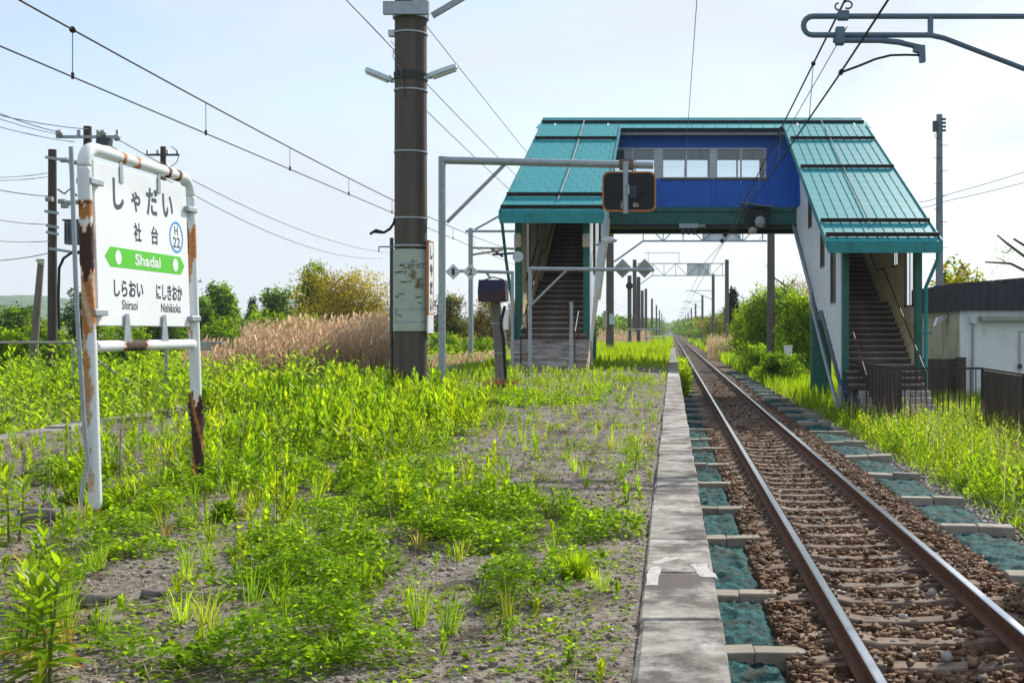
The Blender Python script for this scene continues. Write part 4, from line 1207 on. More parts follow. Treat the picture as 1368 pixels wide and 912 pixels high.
MB().box(mc.x-.18, mc.x+.07, 20.50, 20.76, e.z-.085, e.z+.085).build('pipe_clamp', M('rusty_clamp', [(0.13,0.09,0.075),(0.2,0.15,0.13)], 6, .8), MI, .01)

G2 = P(708, 502, 27.6)
GB = thing('marker_gantry', (G2.x, 27.6, 0), 'galvanised pipe gantry with brace in front of the stairs carrying two blank diamond plates', 'gantry')
zt = P(708, 359, 27.6).z
MB().cyl((G2.x,27.6,-.1), (G2.x,27.6,zt+.04), .042, n=12).build('post', m_galv, GB)
ex = P(874, 360.5, 27.9)
MB().cyl((G2.x,27.6,zt), (ex.x,27.9,ex.z), .045, n=12).build('beam', m_galv, GB)
MB().cyl(P(710,407,27.6), P(757,361,27.65), .028, n=8).build('brace', m_galv, GB)
def diamond(parent, c, h, num, m, facing=-1):
    pts = [(c.x,c.y,c.z+h),(c.x+h,c.y,c.z),(c.x,c.y,c.z-h),(c.x-h,c.y,c.z)]
    d = MB().prism(pts, (0,.015,0)).build('diamond_plate', m, parent)
    if num:
        w = h*(.38 if num == '1' else .55)
        put('lettering', text_mesh(num, w, h*.85, m_signk, off=.03), d, (c.x-w/2, c.y-.001, c.z-h*.42), (R(90),0,0))
    else:
        MB().box(c.x-.012, c.x+.012, c.y-.02, c.y-.001, c.z-h*.95, c.z+h*.95).build('stiffener', m_galv, d)
    return d
for px in (831.7, 861): diamond(GB, P(px, 358.5, 27.98), .235, None, m_conc)
G3 = P(684.5, 443, 30.0)
GC = thing('stop_marker_gantry', (G3.x, 30.0, 0), 'galvanised pipe gantry left of the stairs carrying the diamonds numbered 1 and 2', 'gantry')
zt = P(684, 364, 30).z
MB().cyl((G3.x,30,-.2), (G3.x,30,zt+.03), .042, n=12).build('post', m_galv, GC)
MB().cyl((G3.x,30,zt), P(598,361.5,30), .042, n=12).build('beam', m_galv, GC)
MB().cyl(P(655,371,30), P(648,362,30), .03, n=8).build('brace', m_galv, GC)
for px, s in ((605.5,'1'), (628.5,'2')): diamond(GC, P(px, 363, 29.93), .205, s, M('diamond_paint', [(0.55,0.58,0.58),(0.66,0.68,0.68)], 5, .6))

BP = P(666, 515, 22.6)
BO = thing('box_on_post', (BP.x, 22.6, 0), 'dark navy and maroon box on a weathered wooden post left of the stairs', 'box')
b = MB(); n = 12
MB().tube([(BP.x+.05,22.7,-.2),(BP.x,22.7,.8),(BP.x-.08,22.7,1.64)], [.115,.11,.10], 12).build('post', m_woodgr, BO)
c0, c1 = P(641, 403, 22.5), P(675, 374, 22.5)
m_maroon = M('maroon_paint', [(0.035,0.018,0.03),(0.055,0.03,0.045)], 5, .5); m_navyb = M('navy_paint', [(0.012,0.014,0.045),(0.02,0.022,0.07)], 5, .45)
zm = c0.z + .5*(c1.z-c0.z)
bx = MB().prism([(c0.x,22.3,c0.z),(c1.x,22.3,c0.z),(c1.x+.02,22.3,zm),(c0.x-.01,22.3,zm)], (0,.5,0)).build('case', m_maroon, BO)
MB().prism([(c0.x-.01,22.30,zm+.002),(c1.x+.02,22.30,zm+.002),(c1.x,22.36,c1.z),(c0.x,22.36,c1.z)], (0,.44,0)).build('lid', m_navyb, bx)
MB().box(c1.x+.021, c1.x+.025, 22.32, 22.79, c0.z+.02, c1.z-.04).build('side_panel', m_maroon, bx)
MB().tube([(c0.x+.05,22.55,c1.z-.01),(c0.x+.25,22.55,c1.z+.06),(c1.x-.05,22.55,c1.z+.01)], .014, 6).build('handle', m_black, bx)
MB().tube([(BP.x+.14,22.66,-.15),(BP.x+.10,22.62,.9),(BP.x+.04,22.62,1.2),(BP.x+.12,22.62,1.55)], .03, 8).build('cable', m_black, BO)
for z in (.12, .62, 1.2): MB().cyl((BP.x+.02-.045*z,22.7,z), (BP.x+.02-.045*z,22.7,z+.02), .125, n=12).build('strap', m_galv, BO)
W = P(674, 480, 29)
o = thing('notice_post', (W.x, 29, 0), 'thin grey post with a narrow white plate beside the wooden post', 'signpost')
MB().cyl((W.x,29,-.1), (W.x,29,1.5), .025, n=8).build('post', m_galv, o)
MB().box(W.x-.02, W.x+.10, 28.95, 28.97, P(0,440,29).z, P(0,413,29).z).build('plate', m_signw, o)
T = P(763, 503, 27.1)
o = thing('reader_post', (T.x, 27.1, 0), 'short grey metal post with a narrow rusty bracket at the foot of the stairs', 'post')
MB().cyl((T.x,27.1,-.1), (T.x,27.1,P(763,405,27.1).z), .042, n=12).build('shaft', m_galv, o)
MB().cyl((T.x,27.1,P(763,405,27.1).z), (T.x,27.1,P(763,404,27.1).z+.01), .05, n=12).build('cap', m_galv, o)
MB().box(T.x-.085, T.x-.045, 27.06, 27.14, P(763,437,27.1).z, P(763,408,27.1).z).build('bracket', m_brown, o)

# ------------------------------------------------------------------ overhead line
def wire(name, pts, r, label, cat='wire', group=None, m=m_wire, n=6):
    o = MB().tube(pts, r, n).build(name, m)
    return tag(o, label, cat, group)
def sag(a, b, s, n=14):
    a, b = Vector(a), Vector(b)
    return [a.lerp(b, t) - Vector((0,0,s*4*t*(1-t))) for t in np.linspace(0,1,n)]
mess = lambda y: 5.05 + .0006*(y-38)**2 if y < 62 else 5.05+.0006*(62-38)**2 - .0001*(y-62)
ys = np.concatenate([np.linspace(-8, 62, 36), np.geomspace(66, 700, 18)])
ml = wire('messenger_wire', [(-8.5,y,mess(y)) for y in ys], .014, 'upper dark wire of the overhead line crossing the sky at upper left', 'overhead wire', 'overhead line of the far track', m=M('wire_brown',[(0.06,0.035,0.028)],3,.7))
wire('contact_wire', [(-8.5,y,4.66) for y in ys], .012, 'lower dark wire of the overhead line crossing the sky at upper left', 'overhead wire', 'overhead line of the far track')
for y in (11.8, 16.45, 21.15, 25.8, 30.5, 35.2, 40, 45, 50):
    d = MB().tube([(-8.5,y,mess(y)),(-8.5,y,4.66)], .007, 5).build('dropper', m_wirelt, ml)
    if abs(y-16.45) < .1: MB().sphere((-8.5,y,mess(y)), .05, 8, 5).build('clip', m_black, d)
    MB().cyl((-8.5,y,4.63), (-8.5,y,4.72), .022, n=6).build('clip', m_black, d)
mr = lambda y: 4.92 - .0125*(y-13.6) if y > 13.6 else 4.92 + .02*(13.6-y)
ys2 = np.concatenate([np.linspace(-4, 46, 26), np.geomspace(50, 700, 16)])
mz = lambda y: mr(y) if y < 38 else (4.61 if y < 47 else 4.61 + min(.8, (y-47)*.03))
m2 = wire('messenger_wire', [(2.02,y,mz(y)) for y in ys2], .014, 'upper dark wire of the overhead line above the near track', 'overhead wire', 'overhead line of the near track')
wire('contact_wire', [(1.98-.012*max(0,min(30,y-13.6))*.5,y,4.09+.003*min(30,max(0,y-13.6))) for y in ys2], .013, 'lower dark wire of the overhead line above the near track', 'overhead wire', 'overhead line of the near track')
wire('feeder_wire', [(2.05,y,4.62) for y in (13.6,20,30,43)], .007, 'thin grey wire between the two overhead wires of the near track', 'overhead wire', 'overhead line of the near track', m=m_wirelt)
for y in (10.2, 16.6, 21.5, 26.5, 31, 36):
    d = MB().tube([(2.02,y,mz(y)),(1.96,y,4.10)], .006, 5).build('dropper', m_wirelt, m2)
    MB().sphere((2.02,y,mz(y)), .035, 8, 5).build('clip', m_black, d)
for (px, py, Y) in ((969,314,38.5), (964.5,322,39.5)):
    c = P(px, py, Y); MB().sphere((c.x,c.y,c.z), .075, 10, 6, (1,1.2,.9)).build('insulator_bead', m_black, m2)
for rt, x, y0, y1, lab in ((-.80,-4.6,6,68,'highest thin wire running from the thick pole towards the footbridge roof'),(-.985,-4.6,6,68,'middle thin wire running from the thick pole lamp past the left roof'),(-1.135,-4.6,18.9,68,'lowest thin wire running from the thick pole behind the mirror gantry')):
    z = 1.05 + x/rt
    wire('feeder_wire', sag((x,y0,z+.12), (x,y1,z+.12), .2), .009, lab, 'wire', 'thin wires beside the thick pole', m=m_wirelt)
wire('feeder_wire', sag((.5,8,8.1), (.5,80,8.1), .5), .009, 'single thin wire coming down from the sky above the span roof', 'wire', m=m_wirelt)

# bracket of the near track on its mast at the right
CY = 13.6; MX = 5.2
CB = thing('catenary_bracket', (MX, CY, GND_Z), 'blue grey tubular catenary bracket reaching in from the upper right', 'catenary bracket')
MB().cyl((MX,CY,GND_Z-.1), (MX,CY,7.2), .18, .16, 20).build('mast', m_poledk, CB)
m_bluest = M('blue_grey_tube', [(0.10,0.155,0.215),(0.14,0.20,0.27)], 8, 0.5, 0.3)
zA, zB = P(0,22,CY).z, P(0,47,CY).z
xu = P(1086,0,CY).x
pts = [(MX,CY,zA)] + [(xu+.25,CY,zA)] + [(xu-.11*math.sin(t), CY, (zA+zB)/2+(zA-zB)/2*math.cos(t)) for t in np.linspace(0, math.pi, 9)] + [P(1243,47,CY), P(1262,51,CY), (MX,CY,3.72)]
MB().tube(pts, .034, 12).build('bracket_tube', m_bluest, CB)
a = P(1243, 34, CY); MB().cyl((a.x,CY,zB), (a.x,CY,zA), .034, n=10).build('link', m_bluest, CB)
MB().tube([P(1113,54,CY-.02), P(1175,54,CY-.02), P(1200,56.5,CY-.02), P(1230,63,CY-.02)], .034, 10).build('arm_holder', m_bluest, CB)
b = MB().prism([P(1221,60,CY-.06),P(1236,60,CY-.06),P(1237,82,CY-.06),P(1230,83,CY-.06),P(1228,70,CY-.06),P(1221,68,CY-.06)], (0,.08,0)); b.build('swivel', m_bluest, CB)
MB().tube([P(1229,74,CY-.02),P(1210,73.5,CY-.02),P(1190,74,CY-.02),P(1170,79,CY-.02),P(1148,88,CY-.02),P(1122.6,97.3,CY-.02)], .014, 8).build('steady_arm', m_black, CB)
MB().box(P(1116,0,CY).x, P(1128,0,CY).x, CY-.06, CY+.06, P(0,60,CY).z, P(0,37,CY).z).build('clamp', m_bluest, CB, .01)
MB().box(P(1119,0,CY).x, P(1134,0,CY).x, CY-.05, CY+.05, P(0,27,CY).z, P(0,15,CY).z).build('saddle', m_bluest, CB, .008)
c = P(1127, 9, CY)
b = MB().tube([c+Vector((.05+.05*math.cos(t),0,.02+.045*math.sin(t))) for t in np.linspace(-2.2, 2.4, 9)], .012, 6); b.tube([c+Vector((-.06-.04*math.cos(t),0,.0+.04*math.sin(t))) for t in np.linspace(-1.8,1.6,7)], .012, 6)
b.build('hook', m_bluest, CB)
MB().cyl((1.98,CY-.05,4.09), (1.98,CY+.05,4.09), .03, n=8).build('wire_clip', m_black, CB)

# masts and portal trusses further down the line
def mast(x, Y, z1, r, name, label, zb=GND_Z, cat='mast', grp='catenary masts down the line'):
    o = thing(name, (x, Y, zb), label, cat, grp)
    MB().cyl((x,Y,zb-.1), (x,Y,z1), r, r*.9, 14).build('shaft', m_poledk, o)
    return o
def portal(Y, xa, xb, z0, z1, label, la, lb):
    a = mast(xa, Y, z1+.35, .2, 'catenary_mast', la, -.1); bq = mast(xb, Y, z1+.35, .2, 'catenary_mast', lb)
    t = thing('portal_truss', ((xa+xb)/2, Y, z0), label, 'truss', 'portal trusses over the track')
    for z, nm in ((z0,'chord'),(z1,'chord')): MB().bar((xa+.2 if z == z1 else xa+1.6,Y,z), (xb-.2,Y,z), .08, .08).build(nm, m_galv, t)
    MB().bar((xa+.2,Y,z0-1.0), (xa+1.6,Y,z0), .08, .08).build('knee_brace', m_galv, t)
    n = 6
    for i in range(n+1):
        x = xa+1.6+(xb-.4-xa-1.6)*i/n
        MB().bar((x,Y,z0), (x,Y,z1), .05, .05).build('upright', m_galv, t)
        if i < n:
            x2 = xa+1.6+(xb-.4-xa-1.6)*(i+1)/n
            MB().bar((x,Y,z1 if i % 2 == 0 else z0), (x2,Y,z0 if i % 2 == 0 else z1), .05, .05).build('diagonal', m_galv, t)
    m = M('pale_panel', [(0.72,0.77,0.83),(0.80,0.84,0.88)], 5, .6)
    x = xa+1.6+(xb-.4-xa-1.6)*3/n; x2 = xa+1.6+(xb-.4-xa-1.6)*(4.9)/n
    MB().box(x, x2, Y+.06, Y+.07, z0, z1).build('name_panel', m, t)
    b = thing('hanger_frame', (xa+3.2, Y-.1, z1), 'square steel wire hanger frame standing on the %s' % ('nearer portal truss' if Y < 80 else 'farther portal truss'), 'hanger frame')
    for x in (P(866,0,Y).x, P(907,0,Y).x): MB().bar((x,Y-.1,z1), (x,Y-.1,z1+.95), .05, .05).build('upright', m_galv, b)
    MB().bar((P(861,0,Y).x,Y-.1,z1+.95), (P(908,0,Y).x,Y-.1,z1+.95), .05, .05).build('top_bar', m_galv, b)
portal(56, -3.0, 4.77, P(0,322,56).z, P(0,322,56).z+.95, 'steel lattice beam spanning the track just beyond the footbridge', 'concrete mast seen between the left stairs and the track', 'concrete mast beside the bushes just behind the span')
portal(105, -3.4, 4.95, P(0,368,105).z, P(0,352,105).z, 'steel lattice beam spanning the track second beyond the footbridge', 'second concrete mast left of the track beyond the footbridge', 'second concrete mast right of the track beyond the footbridge')
o = bpy.data.objects[[k.name for k in COL.objects if k.name.startswith('catenary_mast')][0]]
MB().box(P(806,0,55.7).x, P(811,0,55.7).x, 55.6, 55.7, P(0,438,55.7).z, P(0,415,55.7).z).build('yellow_cover', m_cream, o)
MB().box(P(814,0,55.6).x, P(821,0,55.6).x, 55.55, 55.65, P(0,433,55.6).z, P(0,419,55.6).z).build('notice', M('notice_blue',[(0.3,0.55,0.6),(0.7,0.72,0.7)],9,.5), o)
for i, Y in enumerate((140, 190, 245, 300, 360, 430, 520, 650)):
    lab = 'concrete catenary mast right of the track, %s beyond the two portal trusses' % ORD[i]
    o = mast(4.95, Y, 7.0 if Y > 150 else 8.0, .2, 'catenary_mast', lab)
    zz = 5.4
    MB().bar((4.95,Y,zz+.6), (1.7,Y,zz+.6), .08, .08).build('arm', m_galv, o)
    MB().bar((4.95,Y,zz-.5), (2.4,Y,zz+.55), .07, .07).build('strut', m_galv, o)
for i, (x, Y, z) in enumerate(((-2.55,88,5.2),(-3.3,128,5.6),(-3.4,150,6.6),(-3.4,195,6.6),(-3.4,250,6.8),(-3.4,310,6.8),(-3.4,380,7),(-3.4,480,7))):
    mast(x, Y, z, .19 if Y > 100 else .16, 'catenary_mast', 'concrete catenary mast left of the track, %s behind the blank diamonds' % ORD[i])
SP = P(841, 382, 86)
o = thing('signal', (SP.x, 86, 0), 'black round railway signal on its pole behind the blank diamonds', 'signal')
MB().cyl((SP.x,86,-1), (SP.x,86,P(0,368,86).z), .16, n=10).build('pole', m_poledk, o)
MB().cyl((SP.x,85.6,SP.z), (SP.x,85.75,SP.z), .26, n=16).build('target', m_black, o)
MB().cyl((SP.x,85.5,SP.z), (SP.x,85.6,SP.z), .1, n=12).build('lens', m_dsteel, o)

# far-track supports left of the stairs
o = thing('catenary_bracket', (-8.6, 62, 4), 'grey steel catenary frame left of the stair tower behind the numbered diamonds', 'catenary bracket')
a, b_ = P(629,308,50), P(629,440,50)
MB().bar((a.x,50,-1.2), (a.x,50,a.z+.1), .18, .18).build('mast', m_galv, o)
MB().bar(P(622,309,50), P(692,309,50), .1, .1).build('beam', m_galv, o)
MB().bar(P(634,307,50), P(668,288,50), .08, .08).build('brace', m_galv, o)
for k, (q, w) in enumerate((((632,331),(688,332)), ((632,340),(672,334)), ((655,331),(672,343)), ((658,340),(690,338)))):
    MB().cyl(P(*q,50), P(*w,50), .05, n=8).build('arm', m_cream if k < 2 else m_dsteel, o)

# ------------------------------------------------------------------ utility poles at the left
def xarm(parent, c, w, m, n=3, y=None):
    MB().box(c.x-w/2, c.x+w/2, c.y-.05, c.y+.05, c.z-.05, c.z+.05).build('crossarm', m, parent)
    for i in range(n):
        x = c.x-w/2+.1+(w-.2)*i/(n-1)
        b = MB(); 
        for k in range(3): b.cyl((x,c.y,c.z+.06+.07*k), (x,c.y,c.z+.11+.07*k), .075, .05, 8)
        b.build('insulator', m_insul, parent)
UY = 42
u1 = P(70,443,UY); u2 = P(117,443,UY)
o = thing('utility_pole', (u1.x, UY, GND_Z), 'dark wooden utility pole with transformer brackets left of the station sign', 'utility pole', 'utility poles at the left')
MB().cyl((u1.x,UY,GND_Z-.2), (u1.x,UY,P(0,200,UY).z), .17, .14, 14).build('shaft', m_wood, o)
for py, x0, x1 in ((213,61,104),(285,60,78),(304,62,78),(313,62,78),(335,66,110)):
    MB().bar(P(x0,py-3,UY-.15), P(x1,py+(4 if x1 > 90 else 0),UY-.15), .08, .10).build('bracket', m_galv, o)
for px, py in ((86,214),(97,217),(83,269),(92,271),(101,270),(66,266),(87,275)):
    c = P(px, py, UY-.2); MB().cyl(c+Vector((-.12,0,0)), c+Vector((.12,0,0)), .09, n=10).build('insulator', m_insul, o)
MB().tube([P(77,253,UY-.2),P(86,259,UY-.2),P(94,252,UY-.2),P(103,262,UY-.2)], .03, 6).build('jumper', m_black, o)
MB().tube([P(109,336,UY-.2),P(95,338,UY-.2),P(85,345,UY-.2),P(79,358,UY-.2),P(78,400,UY-.2),P(79,440,UY-.2)], .05, 8).build('cable', m_black, o)
t = thing('transformer', P(98,311,UY), 'grey ribbed transformer box hung between the two wooden poles', 'transformer')
a, b_ = P(90,327,UY-.1), P(107,296,UY-.1)
MB().box(a.x, b_.x, UY-.35, UY+.05, a.z, b_.z).build('tank', M('transformer_grey',[(0.13,0.17,0.21),(0.18,0.22,0.27)],4,.5), t, .03)
for k in range(4): MB().box(a.x+.05+.12*k, a.x+.08+.12*k, UY-.40, UY-.352, a.z+.08, b_.z-.08).build('fin', m_dsteel, t)
MB().box(a.x-.05, b_.x+.05, UY-.38, UY+.08, b_.z, b_.z+.06).build('lid', m_dsteel, t)
o = thing('utility_pole', (u2.x, UY, GND_Z), 'wooden utility pole with wide crossarm rising right behind the near sign post', 'utility pole', 'utility poles at the left')
MB().cyl((u2.x,UY,GND_Z-.2), (u2.x,UY,P(0,169,UY).z), .17, .14, 14).build('shaft', m_wood, o)
xarm(o, P(118,183,UY-.2), 2.3, m_galv, 4)
for px, py in ((79,178),(137,178),(156,184)):
    c = P(px, py, UY-.3); MB().sphere(c, .13, 10, 6).build('insulator', m_insul, o)
MB().bar(P(131,188,UY-.2), P(148,190,UY-.2), .3, .25).build('switch', m_dsteel, o)
UY2 = 60; u3 = P(218,443,UY2)
o = thing('utility_pole', (u3.x, UY2, GND_Z), 'utility pole whose crossarm shows just above the far corner of the station sign', 'utility pole', 'utility poles at the left')
MB().cyl((u3.x,UY2,GND_Z-.2), (u3.x,UY2,P(0,196,UY2).z), .17, .14, 12).build('shaft', m_wood, o)
xarm(o, P(217,207,UY2-.2), 1.75, m_dsteel, 4); xarm(o, P(210,226,UY2-.2), 1.2, m_dsteel, 3)
MB().tube([P(226,200,UY2)+Vector((0.0+.5*math.sin(a)*1.2,-.3,-.1+.55*math.cos(a)-.3)) for a in np.linspace(.4,2.8,9)], .02, 5).build('jumper', m_black, o)
p0, p1 = P(46,456,35), P(55,346,35)
o = thing('leaning_post', (p0.x, 35, GND_Z), 'grey weathered post leaning slightly in the scrub left of the utility pole', 'post')
MB().tube([(p0.x-.05,35,GND_Z-.1), p0, p1], [.13,.12,.09], 10).build('shaft', m_woodgr, o)
MB().bar(P(49,347,34.9), P(57,352,34.9), .05, .1).build('bracket', m_cream, o)
for px, top, Y, lab in ((263,374,110,'thin far utility pole just right of the station sign'),(358,384,150,'small far utility pole above the green trees')):
    c = P(px,443,Y); o = thing('utility_pole', (c.x,Y,GND_Z), lab, 'utility pole', 'utility poles at the left')
    MB().cyl((c.x,Y,GND_Z), (c.x,Y,P(0,top,Y).z), .14, n=8).build('shaft', m_wood, o)
    xarm(o, P(px,top+2,Y-.1), .9, m_dsteel, 3)
    MB().box(c.x-.45, c.x-.15, Y-.2, Y+.2, P(0,top+18,Y).z, P(0,top+9,Y).z).build('transformer_can', m_dsteel, o)
lines = [((0,148),(79,177)),((0,155),(80,180)),((0,166),(100,190)),((0,151),(118,173)),((0,233),(65,231)),((0,237),(65,236)),((0,250),(65,262)),((0,318),(66,322)),((0,290),(66,300)),((0,344),(66,338))]
HW = ['topmost','second','third','fourth','fifth','sixth','seventh','eighth','ninth','lowest']
for k, (a, b_) in enumerate(lines):
    q = P(*b_, UY-.2); p = P(a[0]-60, a[1]-(b_[1]-a[1])*60/max(1,b_[0]-a[0]), UY-8)
    wire('power_line', sag(p, q, .1, 6), .016, '%s thin power line running left from the two wooden poles' % HW[k], 'wire', 'power lines at the left', m=m_wirelt if k % 3 else m_wire)
for k, (a, b_, lab) in enumerate((((157,186),(527,338),'upper thin power line sloping down behind the far sign post'),((140,190),(510,345),'lower thin power line sloping down behind the far sign post'))):
    wire('power_line', sag(P(*a,UY-.2), P(b_[0],b_[1],95), 1.2 if k else .9), .02, lab, 'wire', 'power lines at the left', m=m_wirelt)
# old pipe railing in the field
o = thing('pipe_railing', (-11.6, 25, GND_Z), 'old white pipe railing half hidden in the weeds behind the station sign', 'railing')
zr_ = P(0,457.5,25).z
MB().cyl((-14.9,25,zr_), (-9.7,25,zr_), .028, n=8).build('rail', m_conc, o)
for x in (-14.6,-12.9,-10.9): MB().cyl((x,25,GND_Z), (x,25,zr_), .035, n=8).build('post', m_conc, o)
MB().cyl((-12.9,24.95,zr_-.02), (-11.6,24.95,zr_-.9), .03, n=8).build('brace', m_conc, o)
MB().box(-10.15,-9.9,24.93,24.96,zr_-.18,zr_).build('plate', m_conc, o)

# ------------------------------------------------------------------ right-hand side
c = P(1255,443,54)
o = thing('utility_pole', (c.x,54,GND_Z), 'tall slim grey utility pole with step bolts right of the footbridge roof', 'utility pole')
MB().cyl((c.x,54,GND_Z), (c.x,54,P(0,153,54).z), .19, .14, 14).build('shaft', M('blue_grey_concrete',[(0.16,0.19,0.23),(0.22,0.25,0.29)],3,.8), o)
for i in range(12):
    z = P(0,195+17*i,54).z; s = 1 if i % 2 == 0 else -1
    MB().cyl((c.x,53.8,z), (c.x+s*.32,53.8,z), .015, n=6).build('step_bolt', m_dsteel, o)
for k in range(4): MB().cyl((c.x+.1,53.85,P(0,160+5*k,54).z), (c.x+.26,53.85,P(0,160+5*k,54).z), .06, n=8).build('insulator', m_dsteel, o)
MB().box(c.x-.35, c.x-.12, 53.7, 53.9, P(0,177,54).z, P(0,163,54).z).build('switch', m_dsteel, o)
MB().tube([P(1249,178,53.8),P(1249,184,53.8),P(1254,186,53.8),P(1257,180,53.8)], .02, 5).build('jumper', m_black, o)
for k, (a, b_) in enumerate((((1258,262),(1368,229)),((1258,270),(1368,243)),((1228,270),(1258,262)),((1228,278),(1258,270)))):
    d = Vector(P(*b_,54))-Vector(P(*a,54)); q = P(*b_,54)+(d*.4 if k < 2 else Vector((0,0,0)))
    wire('power_line', sag(P(*a,54), q, .05, 5), .018, '%s power line %s the tall slim pole' % ('upper' if k % 2 == 0 else 'lower', 'rising to the right of' if k < 2 else 'between the footbridge roof and'), 'wire', 'power lines at the right', m=m_wirelt)

# white building with a dark metal fascia
BG = thing('station_building', (11, 39, GND_Z), 'low white rendered building with dark ribbed metal fascia behind the brown fence', 'building')
bx0, bx1, by0, by1 = 9.2, 16.0, 37.0, 43.5
zf0 = 1.72
MB().box(bx0, bx1, by0, by0+.15, GND_Z-.1, zf0).build('front_wall', m_bldg, BG)
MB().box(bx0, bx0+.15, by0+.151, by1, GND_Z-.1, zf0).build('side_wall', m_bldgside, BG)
MB().box(bx0+.15, bx1, by1-.15, by1, GND_Z-.1, zf0).build('rear_wall', m_bldg, BG)
MB().box(bx1-.15, bx1, by0+.151, by1-.151, GND_Z-.1, zf0).build('side_wall', m_bldg, BG)
MB().box(bx0-.05, bx1+.05, by0-.05, by1+.05, zf0, zf0+.06).build('roof', m_dsteel, BG)
fz = lambda x: 2.60 + .085*(x-bx0)
fr = None
n = 28; w = (bx1-bx0+.4)/n
for i in range(n):
    xa = bx0-.2+w*i
    o = MB().prism([(xa+.004,by0-.2,zf0),(xa+w-.004,by0-.2,zf0),(xa+w-.004,by0-.2,fz(xa+w)),(xa+.004,by0-.2,fz(xa))], (0,.05,0))
    o.box(xa+.004, xa+.03, by0-.225, by0-.2, zf0, fz(xa))
    q = o.build('fascia' if fr is None else 'fascia_sheet', m_fascia, BG if fr is None else fr)
    fr = fr or q
n = 24; w = (by1-by0+.3)/n
for i in range(n):
    ya_ = by0-.15+w*i
    o = MB().box(bx0-.2, bx0-.15, ya_+.004, ya_+w-.004, zf0, fz(bx0)); o.box(bx0-.235, bx0-.2, ya_+.004, ya_+.05, zf0, fz(bx0))
    o.build('fascia_sheet', m_fascia, fr)
MB().box(bx0-.15, bx1, by0-.15, by1, zf0+.061, zf0+.075).build('gutter_board', m_dsteel, BG)
y = by0
c = P(1300,428,y-.1); MB().box(c.x-.1, c.x+.1, y-.16, y-.002, c.z-.1, c.z+.12).build('junction_box', m_lampw, BG)
MB().tube([(c.x,y-.06,c.z-.08),(c.x,y-.06,-1.2)], .035, 8).build('conduit', m_galv, BG)
a, b_ = P(1311,429,y-.3), P(1368,422,y-.3)
MB().box(a.x, bx1-1.6, y-.35, y-.01, a.z, b_.z).build('awning', m_conc, BG, .02)
a, b_ = P(1361,0,y), P(1392,0,y)
dr = MB().box(a.x, a.x+.06, y-.03, y+.02, -1.2, P(0,442,y).z); dr.box(a.x+.061, a.x+.85, y-.03, y+.02, P(0,442,y).z-.06, P(0,442,y).z)
dr.box(a.x+.85, a.x+.91, y-.03, y+.02, -1.2, P(0,442,y).z)
dr = dr.build('door', m_sash, BG)
MB().box(a.x+.062, a.x+.848, y-.02, y-.004, -1.15, P(0,442,y).z-.062).build('door_leaf', m_bldg, dr)
MB().box(a.x-.04, a.x+.08, y-.09, y-.031, P(0,492,y).z, P(0,486,y).z).build('handle', m_brown, dr)
q = P(1275,427,40); MB().prism([(bx0-.45,38.6,q.z-.22),(bx0-.02,38.6,q.z+.05),(bx0-.02,38.6,q.z+.2),(bx0-.35,38.6,q.z+.05)], (0,.35,0)).build('wall_lamp', m_lampw, BG)
MB().box(bx0-.03, bx0-.002, 39.4, 40.6, P(0,474,40).z, P(0,423,40).z).build('shutter', m_cream, BG)
o = thing('wooden_partition', (8.7, 36.5, GND_Z), 'dark weathered board partition with a stump of post between the stairs and the white building', 'partition')
for k in range(7):
    x = 7.55+.22*k; MB().box(x+.004, x+.216, 36.4, 36.44, GND_Z, P(0,479,36.4).z+random.uniform(-.02,.02)).build('plank', m_wood, o)
MB().tube([(9.0,36.2,GND_Z),(9.0,36.2,P(0,477,36.2).z)], [.16,.17], 10).build('post', m_wood, o)

# brown metal fence
FN = thing('brown_fence', (6.2, 27.3, GND_Z), 'brown metal fence of ribbed panels and upright bars at the foot of the right stairs', 'fence')
ztop = .19
def panel_run(a, b, n, z0, z1a, z1b):
    a, b = Vector(a), Vector(b); d = (b-a)/n; nn = Vector((-d.y, d.x, 0)).normalized()*.012
    for i in range(n):
        p, q = a+d*i, a+d*(i+1); k = .006 if i % 2 else -.006
        z1 = z1a+(z1b-z1a)*i/n; z2 = z1a+(z1b-z1a)*(i+1)/n
        pp, qq = p+nn*k*90, q+nn*k*90
        MB().prism([(pp.x,pp.y,z0),(qq.x,qq.y,z0),(qq.x,qq.y,z2),(pp.x,pp.y,z1)], nn).build('slat', m_brown, FN)
A, B_, C_, D_ = (5.0,31.7,0), (5.37,27.3,0), (7.3,27.3,0), (6.9,19.5,0)
panel_run(A, B_, 26, -1.12, ztop-.04, ztop-.04); panel_run(C_, D_, 44, -1.12, ztop-.04, ztop-.04)
MB().tube([(4.72,31.6,.42),(4.95,31.75,.22),(A[0],A[1],ztop),(B_[0],B_[1],ztop),(C_[0],C_[1],ztop),(D_[0],D_[1],ztop)], .028, 8).build('top_rail', m_brown, FN)
MB().tube([(A[0],A[1],-1.1),(B_[0],B_[1],-1.1),(C_[0],C_[1],-1.1),(D_[0],D_[1],-1.1)], .024, 8).build('bottom_rail', m_brown, FN)
for p in (A, B_, C_, D_, (7.1,23.4,0)): MB().box(p[0]-.03, p[0]+.03, p[1]-.03, p[1]+.03, GND_Z-.1, ztop).build('post', m_brown, FN)
for i in range(14):
    x = B_[0]+(C_[0]-B_[0])*(i+.8)/15
    MB().cyl((x,27.3,-1.1), (x,27.3,ztop), .013, n=6).build('bar', m_brown, FN)
q = P(1052,480,52)
o = thing('cable_cabinet', (q.x,52,GND_Z), 'small white cabinet among the bushes right of the track', 'cabinet')
MB().box(q.x-.13, q.x+.2, 51.9, 52.25, GND_Z, P(0,463,52).z).build('case', m_signw, o, .02)
MB().box(q.x-.15, q.x+.22, 51.88, 52.27, P(0,463,52).z, P(0,462,52).z+.02).build('lid', m_signw, o)
